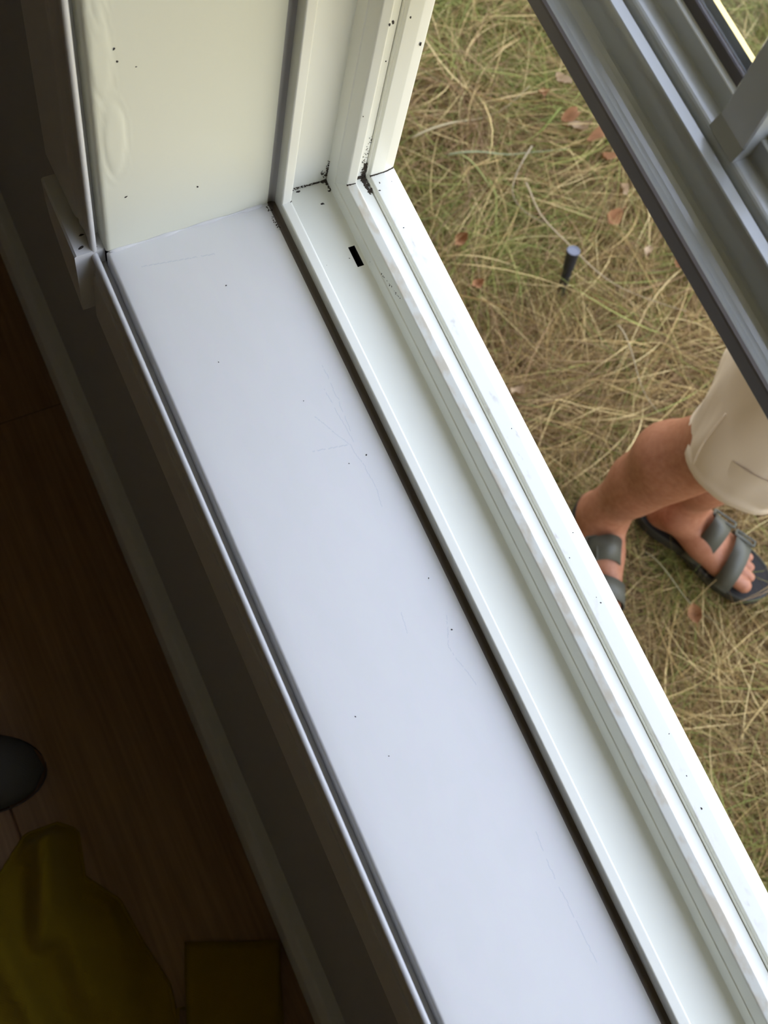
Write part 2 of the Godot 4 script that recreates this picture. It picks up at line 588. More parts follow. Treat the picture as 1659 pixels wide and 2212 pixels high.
func ripple(y: float, z: float) -> float:
	var o := 0.00022 * noise.get_noise_2d(y * 170.0, z * 230.0)
	# lens-shaped patches of old filler with brushed edges near the inner edge of the board
	for p in [[0.128, -0.013, 0.036, 0.0080, 0.00055], [0.215, -0.008, 0.045, 0.0075, 0.0004], [0.285, -0.010, 0.04, 0.006, 0.0004]]:
		var wob := 0.25 * noise.get_noise_2d(y * 900.0, p[0] * 5000.0) + 0.2 * noise.get_noise_2d(y * 300.0, z * 2500.0)
		var d := Vector2((y - p[0]) / p[2], (z - p[1]) / p[3]).length() + wob
		o += p[4] * clampf((1.0 - d) * 3.5, 0.0, 1.0)
		o += 0.00016 * sin(d * 16.0) * exp(-pow((d - 1.1) / 0.35, 2.0))
	return o

func ring_side_clip(st: SurfaceTool, prof: Array, side: int) -> void:
	# bottom casing stops at the old sill ends; side casings stand on them
	for i in prof.size() - 1:
		var a: Vector2 = prof[i]
		var b: Vector2 = prof[i + 1]
		match side:
			0: quad(st, Vector3(-0.004, a.x, a.y), Vector3(W + 0.004, a.x, a.y), Vector3(W + 0.004, b.x, b.y), Vector3(-0.004, b.x, b.y))
			1: quad(st, Vector3(a.x, H - a.x, a.y), Vector3(a.x, -0.001, a.y), Vector3(b.x, -0.001, b.y), Vector3(b.x, H - b.x, b.y))
			2: quad(st, Vector3(W - a.x, H - a.x, a.y), Vector3(a.x, H - a.x, a.y), Vector3(b.x, H - b.x, b.y), Vector3(W - b.x, H - b.x, b.y))
			3: quad(st, Vector3(W - a.x, -0.001, a.y), Vector3(W - a.x, H - a.x, a.y), Vector3(W - b.x, H - b.x, b.y), Vector3(W - b.x, -0.001, b.y))

func horn(st: SurfaceTool, ox: float, sg: float) -> void:
	var xs := [-0.0765, -0.070, -0.040, -0.0040]
	var low := [-0.030, -0.045, -0.066, -0.080]
	for i in 3:
		var xa: float = ox + xs[i] * sg
		var xb: float = ox + xs[i + 1] * sg
		var ya: float = low[i]
		var yb: float = low[i + 1]
		quad(st, Vector3(xa, 0, 0), Vector3(xb, 0, 0), Vector3(xb, 0, 0.0215), Vector3(xa, 0, 0.0215))
		quad(st, Vector3(xa, 0, 0.0215), Vector3(xb, 0, 0.0215), Vector3(xb, -0.0016, 0.0232), Vector3(xa, -0.0016, 0.0232))
		quad(st, Vector3(xa, -0.0016, 0.0232), Vector3(xb, -0.0016, 0.0232), Vector3(xb, yb, 0.0225), Vector3(xa, ya, 0.0225))
		quad(st, Vector3(xa, ya, 0.0225), Vector3(xb, yb, 0.0225), Vector3(xb, yb, 0.0), Vector3(xa, ya, 0.0))
	for k in [[0, -0.0765], [3, -0.0040]]:
		var x: float = ox + k[1] * sg
		var y: float = low[k[0]]
		quad(st, Vector3(x, 0, 0), Vector3(x, 0, 0.0215), Vector3(x, -0.0016, 0.0232), Vector3(x, -0.0016, 0))
		quad(st, Vector3(x, -0.0016, 0), Vector3(x, -0.0016, 0.0232), Vector3(x, y, 0.0225), Vector3(x, y, 0))

func build_room() -> void:
	var wl := base("wall_window")
	tag(wl, "plastered outer wall around the window opening", "", "", "structure")
	var y1 := 2.05
	var zo := -0.205
	for r in [["wall_panel", -5.0, -0.02, GROUND - 0.1, y1], ["wall_panel", W + 0.02, 6.0, GROUND - 0.1, y1], ["wall_panel", -0.02, W + 0.02, GROUND - 0.1, -0.029], ["wall_panel", -0.02, W + 0.02, H + 0.02, y1]]:
		var st := begin()
		bx(st, Vector3(r[1], r[3], -0.01), Vector3(r[2], r[4], 0.0))
		commit("inner_face", st, M.wall, wl)
		var s2 := begin()
		bx(s2, Vector3(r[1], r[3], zo), Vector3(r[2], r[4], -0.0101))
		commit(r[0], s2, M.outer, wl)
	for r in [["wall_left", Vector3(-1.75, GROUND - 0.1, 0.0), Vector3(-1.6, y1, 3.75)], ["wall_right", Vector3(2.6, GROUND - 0.1, 0.0), Vector3(2.75, y1, 3.75)], ["wall_back", Vector3(-1.6, GROUND - 0.1, 3.6), Vector3(2.6, y1, 3.75)], ["ceiling", Vector3(-1.75, y1, -0.205), Vector3(2.75, y1 + 0.12, 3.75)]]:
		var st := begin()
		bx(st, r[1], r[2])
		tag(commit(r[0], st, M.room), "plain painted %s of the room" % r[0].replace("_", " "), "", "", "structure")
	var rf := begin()
	var ry := y1 + 0.12
	quad(rf, Vector3(-5.2, ry, -0.55), Vector3(6.2, ry, -0.55), Vector3(6.2, ry + 0.9, 1.77), Vector3(-5.2, ry + 0.9, 1.77))
	quad(rf, Vector3(-5.2, ry, 4.05), Vector3(6.2, ry, 4.05), Vector3(6.2, ry + 0.9, 1.77), Vector3(-5.2, ry + 0.9, 1.77))
	quad(rf, Vector3(-5.2, ry, -0.55), Vector3(6.2, ry, -0.55), Vector3(6.2, ry, 4.05), Vector3(-5.2, ry, 4.05))
	quad(rf, Vector3(-5.2, ry, -0.55), Vector3(-5.2, ry, 4.05), Vector3(-5.2, ry + 0.9, 1.77), Vector3(-5.2, ry + 0.9, 1.77))
	quad(rf, Vector3(6.2, ry, -0.55), Vector3(6.2, ry, 4.05), Vector3(6.2, ry + 0.9, 1.77), Vector3(6.2, ry + 0.9, 1.77))
	tag(commit("roof", rf, M.outer), "pitched roof over the room", "", "", "structure")
	# plank floor
	var fl := base("floor")
	tag(fl, "dark reddish wooden plank floor", "", "", "structure")
	var sub := begin()
	bx(sub, Vector3(-1.6, FLOOR - 0.2, 0.0), Vector3(2.6, FLOOR - 0.018, 3.6))
	commit("subfloor", sub, M.grime, fl)
	var meshes := []
	for v in 4:
		var st := begin()
		var l := 1.4
		var w := 0.2392
		var c := 0.0018
		var lo := Vector3(0, -0.018, 0)
		cbx_uv(st, lo, Vector3(l - 0.001, 0, w), c, v * 0.27)
		st.generate_normals()
		meshes.append(st.commit())
	var row := 0
	var z := 0.0
	while z < 3.6:
		var sx := -1.6 - 1.4 * fmod(row * 0.37, 1.0)
		while sx < 2.6:
			var o := MeshInstance3D.new()
			o.mesh = meshes[(row * 3 + int(sx * 10.0 + 99.0)) % 4]
			o.material_override = M.plank
			o.name = "plank"
			fl.add_child(o, true)
			o.position = Vector3(sx, FLOOR, z)
			sx += 1.4
		z += 0.24
		row += 1

func cbx_uv(st: SurfaceTool, lo: Vector3, hi: Vector3, c: float, shift: float) -> void:
	# a plank: top face with chamfered long edges, uv along its length
	var prof := [Vector2(lo.y, lo.z), Vector2(hi.y - c, lo.z), Vector2(hi.y, lo.z + c), Vector2(hi.y, hi.z - c), Vector2(hi.y - c, hi.z), Vector2(lo.y, hi.z)]
	for i in prof.size() - 1:
		var a: Vector2 = prof[i]
		var b: Vector2 = prof[i + 1]
		quad_uv(st, [Vector3(lo.x, a.x, a.y), Vector3(lo.x, b.x, b.y), Vector3(hi.x, b.x, b.y), Vector3(hi.x, a.x, a.y)],
			[Vector2(shift, a.y * 6.0 + shift), Vector2(shift, b.y * 6.0 + shift), Vector2(shift + 1.0, b.y * 6.0 + shift), Vector2(shift + 1.0, a.y * 6.0 + shift)])
	for x in [lo.x, hi.x]:
		quad_uv(st, [Vector3(x, lo.y, lo.z), Vector3(x, hi.y - c, lo.z), Vector3(x, hi.y - c, hi.z), Vector3(x, lo.y, hi.z)], [Vector2(0, 0), Vector2(0.02, 0), Vector2(0.02, 1), Vector2(0, 1)])

# ---------------------------------------------------------------- the open sash
func build_sash() -> void:
	var x0 := -0.012
	var x1 := W + 0.012
	var y0 := 0.28
	var y1 := 1.46
	var s := base("window_sash", Vector3(0, 0, 0))
	tag(s, "open window sash with pale grey rail and glazing bars hanging outside the frame", "window sash")
	# profile: Vector2(height above the sash edge, z)
	var inner := [Vector2(0.0, -0.2990), Vector2(0.0, -0.2378), Vector2(0.0098, -0.2378), Vector2(0.0104, -0.2392), Vector2(0.0098, -0.2420), Vector2(0.0100, -0.2450), Vector2(0.0106, -0.2480), Vector2(0.0118, -0.2508), Vector2(0.0136, -0.2530), Vector2(0.0152, -0.2540), Vector2(0.0156, -0.2536),
		Vector2(0.0360, -0.2545), Vector2(0.0369, -0.2551), Vector2(0.0372, -0.2612), Vector2(0.0362, -0.2621), Vector2(0.0347, -0.2623), Vector2(0.0347, -0.2634), Vector2(0.0386, -0.2637), Vector2(0.0404, -0.2642), Vector2(0.0414, -0.2650), Vector2(0.0419, -0.2663), Vector2(0.0427, -0.2738), Vector2(0.0439, -0.2746), Vector2(0.0492, -0.2749), Vector2(0.0560, -0.2750)]
	var outer := [Vector2(0.0655, -0.2878), Vector2(0.0562, -0.2990), Vector2(0.0, -0.2990)]
	var parts := ["bottom_rail", "stile", "top_rail", "stile"]
	for side in 4:
		var st := begin()
		ring_side(st, inner, side, x0, x1, y0, y1)
		ring_side(st, outer, side, x0, x1, y0, y1)
		var o := commit(parts[side], st, M.sash, s)
		var ws := begin()
		ring_side(ws, [Vector2(-0.0004, -0.2380), Vector2(-0.0004, -0.2345), Vector2(0.0100, -0.2345), Vector2(0.0112, -0.2352), Vector2(0.0110, -0.2376), Vector2(0.0098, -0.2380)], side, x0, x1, y0, y1)
		var wo := commit("weather_seal", ws, M.seal, o)
		wo.set_meta("label", "dark brown rubber seal")
		var b := begin()
		ring_side(b, [Vector2(0.0560, -0.2750), Vector2(0.0566, -0.2754), Vector2(0.0568, -0.2788)], side, x0, x1, y0, y1)
		commit("glazing_bead", b, M.frame, o)
		var g := begin()
		ring_side(g, [Vector2(0.0567, -0.2788), Vector2(0.0612, -0.2790), Vector2(0.0640, -0.2792)], side, x0, x1, y0, y1)
		commit("gasket", g, M.gasket, o)
		var p := begin()
		ring_side(p, [Vector2(0.0640, -0.2792), Vector2(0.0656, -0.2812)], side, x0, x1, y0, y1)
		commit("spacer_bar", p, M.gasket, o)
	var gl := begin()
	bx(gl, Vector3(x0 + 0.0652, y0 + 0.0652, -0.2826), Vector3(x1 - 0.0652, y1 - 0.0652, -0.2796))
	commit("glass_pane", gl, M.glass, s)
	for k in 2:
		var cx := 0.2341 if k == 0 else W - 0.2341
		var st := begin()
		var hw := 0.0121
		var zf := -0.2662
		var zb := -0.2795
		var yb := y0 + 0.0520
		var yt := y1 - 0.0520
		var pr := [Vector2(-hw, zb), Vector2(-hw, zf - 0.001), Vector2(-hw + 0.001, zf), Vector2(hw - 0.001, zf), Vector2(hw, zf - 0.001), Vector2(hw, zb)]
		for i in 5:
			quad(st, Vector3(cx + pr[i].x, yb, pr[i].y), Vector3(cx + pr[i + 1].x, yb, pr[i + 1].y), Vector3(cx + pr[i + 1].x, yt, pr[i + 1].y), Vector3(cx + pr[i].x, yt, pr[i].y))
		# splayed foot and head where the bar meets the rails
		for e in [[yb, y0 + 0.0425], [yt, y1 - 0.0425]]:
			var f0 := [Vector3(cx - hw, e[0], zf), Vector3(cx + hw, e[0], zf)]
			var f1 := [Vector3(cx - hw, e[1], -0.2632), Vector3(cx + hw, e[1], -0.2632)]
			quad(st, f0[0], f0[1], f1[1], f1[0])
			for j in 2:
				quad(st, f0[j], f1[j], Vector3(f1[j].x, e[1], zb), Vector3(f0[j].x, e[0], zb))
		var mo := commit("glazing_bar", st, M.sash, s)
		var so := begin()
		bx(so, Vector3(cx - hw, y0 + 0.058, -0.2960), Vector3(cx + hw, y1 - 0.058, -0.2827))
		commit("outer_bar", so, M.sash, mo)
	for k in 2:
		var x := 0.008 if k == 0 else W - 0.008
		var st := begin()
		tube(st, [Vector3(x, 0.72, -0.165), Vector3(x, 0.98, -0.2440)], [0.006, 0.006], 6, 0.4)
		commit("stay_arm", st, M.steel, s)

# ---------------------------------------------------------------- dirt on the window
func blob(st: SurfaceTool, p: Vector3, nrm: Vector3, r: float, stretch := 1.0, dir := Vector3.ZERO) -> void:
	nrm = nrm.normalized()
	var t := dir if dir != Vector3.ZERO else nrm.cross(Vector3(rng.randf_range(-1, 1), rng.randf_range(-1, 1), rng.randf_range(-1, 1)))
	t = (t - nrm * t.dot(nrm)).normalized()
	var b := nrm.cross(t)
	var n := 7
	var ring := []
	for i in n:
		var a := TAU * i / n
		ring.append(p + (t * cos(a) * stretch + b * sin(a)) * r * rng.randf_range(0.65, 1.25) - nrm * 0.0001)
	var top := p + nrm * minf(r * 0.6, 0.0006)
	for i in n:
		tri(st, ring[i], ring[(i + 1) % n], top)

func scatter(st: SurfaceTool, a: Vector3, b: Vector3, nrm: Vector3, spread: float, count: int, r0: float, r1: float) -> void:
	nrm = nrm.normalized()
	var along := (b - a).normalized()
	var side := nrm.cross(along)
	for i in count:
		var p := a.lerp(b, rng.randf()) + side * rng.randfn(0.0, spread)
		blob(st, p, nrm, rng.randf_range(r0, r1), rng.randf_range(1.0, 2.0))

func build_dirt() -> void:
	var sp := begin()
	for p in [Vector3(0.0559, 0, -0.0721), Vector3(0.1126, 0, -0.0431), Vector3(0.3887, 0, -0.0290), Vector3(0.4214, 0, -0.0388), Vector3(0.3197, 0, -0.1166), Vector3(0.3595, 0, -0.1157), Vector3(0.22, 0, -0.0997), Vector3(0.2185, 0, -0.1140), Vector3(0.1631, 0, -0.0888)]:
		blob(sp, p + Vector3(0, 0.0002 + wave(p.x, p.z), 0), Vector3(0, 1, 0), rng.randf_range(0.00035, 0.0006), 1.5)
	for p in [Vector3(0, 0.1959, -0.0300), Vector3(0, 0.0498, -0.0715), Vector3(0, 0.0634, -0.0178), Vector3(0, 0.2049, -0.0184), Vector3(0, 0.2169, -0.0170)]:
		blob(sp, p + Vector3(ripple(p.y, p.z) + 0.0002, 0, 0), Vector3(1, 0, 0), rng.randf_range(0.0004, 0.0009), 1.6)
	for q in [[Vector3(0.0084, -0.0106, -0.1730), 0.0013], [Vector3(-0.0006, -0.0106, -0.1821), 0.0007], [Vector3(-0.0081, -0.0106, -0.1591), 0.0014], [Vector3(0.0603, -0.0106, -0.1729), 0.0006], [Vector3(0.06, -0.0106, -0.1538), 0.0003]]:
		blob(sp, q[0], Vector3(0, 1, 0), q[1], 1.5)
	blob(sp, Vector3(0.3709, 0.0137, -0.1945), Vector3(0, 1, 0), 0.0005)
	for p in [Vector3(0.0166, 0.0087, -0.2157), Vector3(0.0182, 0.0081, -0.2254), Vector3(0.0596, 0.0088, -0.2165), Vector3(0.0231, 0.0088, -0.2127), Vector3(0.2411, 0.0088, -0.2202), Vector3(0.3459, 0.0088, -0.2146), Vector3(0.3299, 0.0083, -0.226), Vector3(0.3792, 0.0088, -0.2191), Vector3(0.3840, 0.0088, -0.2203), Vector3(0.4847, 0.0088, -0.2210), Vector3(0.5146, 0.0088, -0.2184), Vector3(0.5376, 0.0088, -0.2172)]:
		blob(sp, p, Vector3(0, 1, 0), rng.randf_range(0.0003, 0.0007), 1.5)
	for q in [[Vector3(0.0087, 0.1839, -0.2146), 0.0008], [Vector3(0.0080, 0.1523, -0.2281), 0.0011], [Vector3(0.0042, 0.1779, -0.2050), 0.0011], [Vector3(0.0142, 0.1894, -0.1960), 0.0009], [Vector3(0.0138, 0.0974, -0.1904), 0.0005], [Vector3(0.0042, 0.1388, -0.2060), 0.0005]]:
		blob(sp, q[0], Vector3(1, 0, 0), q[1], 1.9, Vector3(0.2, 1, 0.2))
	for q in [Vector3(-0.020, 0.0, 0.012), Vector3(-0.010, 0.0, 0.016), Vector3(-0.0075, 0.0, 0.0065)]:
		blob(sp, q, Vector3(0, 1, 0), 0.0012, 2.2)
	var so := commit("dirt_specks", sp, M.fly, get_node("window_1"))
	tag(so, "scattered dark specks of dirt", "", "", "stuff")
	# black grime in the frame corner
	var g := begin()
	# wet joint lines across the channel and in the channel corner
	for k in 3:
		var o := 0.0014 * k
		scatter(g, Vector3(-0.0102, -0.0104 + o, -0.150), Vector3(-0.0102, -0.0104 + o * 0.3, -0.1836), Vector3(1, 0.6, 0), 0.00012, 60, 0.0002, 0.00045)
	scatter(g, Vector3(-0.0100, -0.0100, -0.1800), Vector3(-0.0100, -0.0100, -0.1840), Vector3(1, 1, 1), 0.0012, 26, 0.0005, 0.0014)
	scatter(g, Vector3(-0.0100, -0.008, -0.1836), Vector3(-0.0100, 0.016, -0.1838), Vector3(1, 0, 0.3), 0.0007, 40, 0.0003, 0.0007)
	scatter(g, Vector3(-0.010, 0.004, -0.178), Vector3(-0.0100, -0.004, -0.183), Vector3(1, 0, 0), 0.0012, 16, 0.0003, 0.0006)
	scatter(g, Vector3(0.0, -0.0100, -0.1838), Vector3(-0.010, -0.0100, -0.1838), Vector3(0, 1, 0.3), 0.0008, 30, 0.0003, 0.0008)
	# clump in the outer groove
	scatter(g, Vector3(0.0044, 0.0048, -0.1985), Vector3(0.0044, 0.0048, -0.2085), Vector3(0.7, 0.7, 0), 0.0016, 110, 0.0006, 0.0019)
	scatter(g, Vector3(0.0044, 0.004, -0.2075), Vector3(0.0044, 0.021, -0.2080), Vector3(1, 0, 0.2), 0.0012, 70, 0.0004, 0.0011)
	scatter(g, Vector3(0.0044, 0.018, -0.2060), Vector3(0.0044, 0.055, -0.2075), Vector3(1, 0, 0), 0.0012, 36, 0.0002, 0.0005)
	scatter(g, Vector3(0.006, 0.0044, -0.2060), Vector3(0.022, 0.0044, -0.2078), Vector3(0, 1, 0.2), 0.0011, 55, 0.0004, 0.0011)
	scatter(g, Vector3(0.0088, 0.0090, -0.2112), Vector3(0.0090, 0.0090, -0.2236), Vector3(0.7, 0.7, 0), 0.00035, 60, 0.0003, 0.0009)
	scatter(g, Vector3(0.0088, 0.0088, -0.2236), Vector3(0.0056, 0.0056, -0.2332), Vector3(0.7, 0.7, -0.3), 0.00035, 44, 0.0003, 0.0009)
	scatter(g, Vector3(0.0117, 0.0117, -0.1365), Vector3(0.0116, 0.0116, -0.1430), Vector3(0.7, 0.7, 0), 0.0003, 26, 0.0003, 0.0006)
	scatter(g, Vector3(0.0130, 0.0130, -0.1890), Vector3(0.0142, 0.0142, -0.1955), Vector3(0.7, 0.7, 0), 0.0003, 26, 0.0003, 0.0007)
	# dirt in the sill corner and along the sealant
	scatter(g, Vector3(0.001, 0.0004, -0.1275), Vector3(0.030, 0.0004, -0.1282), Vector3(0, 1, 0), 0.0006, 24, 0.0002, 0.0007)
	scatter(g, Vector3(0.07, -0.004, -0.1850), Vector3(0.115, 0.009, -0.1878), Vector3(0, 0.3, 1), 0.0006, 34, 0.0002, 0.0006)
	var go := commit("corner_grime", g, M.grime, get_node("window_1"))
	tag(go, "black mould and grime packed into the corner joints", "", "", "stuff")

# ---------------------------------------------------------------- lawn
func blade_mesh(rise: float, bend: float, twist: float, width: float) -> ArrayMesh:
	var st := begin(true)
	var n := 7
	var prev := []
	for i in n + 1:
		var s := float(i) / n
		var p := Vector3(s, rise * sin(PI * (0.15 + 0.85 * s)) - rise * sin(PI * 0.15), bend * (s * s - 0.15 * s))
		var hw := width * (0.65 + 0.35 * sin(PI * minf(s * 1.3, 1.0))) * (1.0 - pow(s, 3.0) * 0.92)
		var a := twist * s + 0.3
		var side := Vector3(-bend * s * 1.2, sin(a), cos(a)).normalized()
		var cur := [p - side * hw, p + side * hw]
		if i > 0:
			quad(st, prev[0], prev[1], cur[1], cur[0])
		prev = cur
	st.generate_normals()
	return st.commit()

func build_lawn() -> void:
	var gr := base("ground")
	tag(gr, "bare earth and far lawn outside the house", "", "", "structure")
	var st := begin()
	bx(st, Vector3(-1.85, GROUND - 0.25, -2.6), Vector3(1.45, GROUND, -0.205))
	commit("soil", st, M.soil, gr)
	var fr := begin()
	for r in [[-30, 30, -40, -2.6], [-30, -1.85, -2.6, 20], [1.45, 30, -2.6, 20], [-1.85, 1.45, 3.75, 20]]:
		bx(fr, Vector3(r[0], GROUND - 0.25, r[2]), Vector3(r[1], GROUND + 0.01, r[3]))
	commit("far_lawn", fr, M.lawn, gr)
	var meshes := []
	for v in 8:
		meshes.append(blade_mesh([0.10, 0.22, 0.16, 0.30, 0.05, 0.24, 0.13, 0.4][v], [0.1, -0.35, 0.5, -0.15, 0.3, -0.6, 0.0, 0.25][v], [0.6, 2.0, -1.2, 1.5, 0.3, -2.2, 2.8, 1.0][v], [0.0048, 0.0036, 0.0055, 0.0033, 0.0042, 0.0036, 0.0030, 0.0045][v]))
	var root := base("lawn_grass")
	tag(root, "matted dry straw-coloured grass with some green blades", "grass", "", "stuff")
	var per := 40000
	var n2 := FastNoiseLite.new()
	n2.seed = 77
	n2.frequency = 1.0
	n2.fractal_octaves = 3
	for v in 8:
		var mm := MultiMesh.new()
		mm.transform_format = MultiMesh.TRANSFORM_3D
		mm.use_colors = true
		mm.mesh = meshes[v]
		mm.instance_count = per
		for i in per:
			var x := rng.randf_range(-1.75, 1.35)
			var z := rng.randf_range(-2.5, -0.24)
			var flow := n2.get_noise_2d(x * 1.3, z * 1.3 + 40.0) * 7.0
			var yaw := flow + rng.randfn(0.0, 0.55) + (PI if rng.randf() < 0.4 else 0.0)
			var lengthy := rng.randf_range(0.08, 0.34)
			var layer := pow(rng.randf(), 1.3)
			var clump := n2.get_noise_2d(x * 2.6 + 9.0, z * 2.6)
			var y := GROUND + layer * (0.030 + 0.075 * maxf(clump, 0.0))
			var green := n2.get_noise_2d(x * 1.7 - 30.0, z * 1.7 + 12.0)
			var dark := n2.get_noise_2d(x * 3.1 + 70.0, z * 3.1 - 22.0)
			var c: Color
			var r := rng.randf()
			var pg := clampf(0.36 + green * 2.0, 0.05, 0.9)
			if r < pg:
				c = Color(0.135, 0.155, 0.026).lerp(Color(0.31, 0.31, 0.070), rng.randf())
			elif r < pg + 0.22:
				c = Color(0.580, 0.410, 0.152).lerp(Color(0.742, 0.572, 0.256), rng.randf())
			elif r < pg + 0.50:
				c = Color(0.360, 0.232, 0.080).lerp(Color(0.487, 0.335, 0.124), rng.randf())
			else:
				c = Color(0.151, 0.092, 0.034).lerp(Color(0.278, 0.173, 0.068), rng.randf())
			if dark > 0.10 and rng.randf() < 0.5:
				c = Color(0.162, 0.092, 0.036).lerp(Color(0.325, 0.194, 0.080), rng.randf())
			if Vector2(x, z).distance_to(Vector2(-0.40, -1.015)) < 0.16:
				y = GROUND + layer * 0.008
				lengthy *= 0.6
			for q in [Vector2(0.11, -0.82), Vector2(0.17, -0.99)]:
				if Vector2(x, z).distance_to(q) < 0.25:
					y = GROUND + layer * 0.012
					lengthy *= 0.5
			var b := Basis(Vector3.UP, yaw) * Basis(Vector3.RIGHT, rng.randf_range(-0.9, 0.9)) * Basis(Vector3.BACK, rng.randf_range(-0.22, 0.24))
			var wide := rng.randf_range(0.12, 0.28)
			mm.set_instance_transform(i, Transform3D(b * Basis.from_scale(Vector3(lengthy, minf(lengthy, 0.17) * 0.8, wide)), Vector3(x, y, z)))
			mm.set_instance_color(i, c)
		var mi := MultiMeshInstance3D.new()
		mi.multimesh = mm
		mi.material_override = M.blade
		mi.name = "grass_blades"
		mi.set_meta("kind", "stuff")
		root.add_child(mi, true)

func stalk(called: String, label: String, pts: Array, r: float, c: Color) -> void:
	var st := begin(true)
	var cv := Curve3D.new()
	for i in pts.size():
		var t: Vector3 = (pts[mini(i + 1, pts.size() - 1)] - pts[maxi(i - 1, 0)]) * 0.2
		cv.add_point(pts[i], -t, t)
	var ps := []
	var rs := []
	for i in 17:
		var s := i / 16.0
		ps.append(cv.sample_baked(s * cv.get_baked_length(), true) + Vector3(0, 0.012 * sin(s * 7.0), 0))
		rs.append(r * (1.0 - 0.7 * s))
	tube(st, ps, rs, 5, 0.35)
	var m := mat(c, 0.65, 0.35)
	tag(commit(called, st, m), label, "grass stalk", "long stalks lying on the lawn")

func leaf(i: int, x: float, z: float, label: String) -> void:
	var st := begin(true)
	var L := rng.randf_range(0.030, 0.048)
	var wd := L * rng.randf_range(0.28, 0.4)
	var curl := rng.randf_range(2.0, 4.5)
	var rows := []
	for a in 9:
		var s := a / 8.0
		var hw := wd * pow(sin(PI * clampf(s * 0.96 + 0.02, 0.0, 1.0)), 0.8)
		var row := []
		for b in 5:
			var q := (b - 2) / 2.0
			row.append(Vector3((s - 0.5) * L, absf(q) * hw * 0.7 * curl * 0.5 + 0.012 * sin(s * 4.5 + curl) + 0.002 * sin(s * 19.0 + q * 3.0), q * hw))
		rows.append(row)
	for a in 8:
		for b in 4:
			quad(st, rows[a][b], rows[a][b + 1], rows[a + 1][b + 1], rows[a + 1][b])
	var o := commit(numbered("dry_leaf", i), st, M.leaf if i % 3 != 1 else M.leaf_pale)
	var sm := begin(true)
	tube(sm, [Vector3(0.47 * L, 0.006, 0), Vector3(0.62 * L, 0.012, 0.002), Vector3(0.78 * L, 0.010, 0.004)], [0.0011, 0.0009, 0.0007], 5)
	commit("leaf_stem", sm, M.leaf, o)
	o.position = Vector3(x, GROUND + 0.088, z)
	o.rotation = Vector3(rng.randf_range(-0.5, 0.5), rng.randf() * TAU, rng.randf_range(-0.5, 0.5))
	tag(o, label, "leaf", "dead leaves on the lawn")

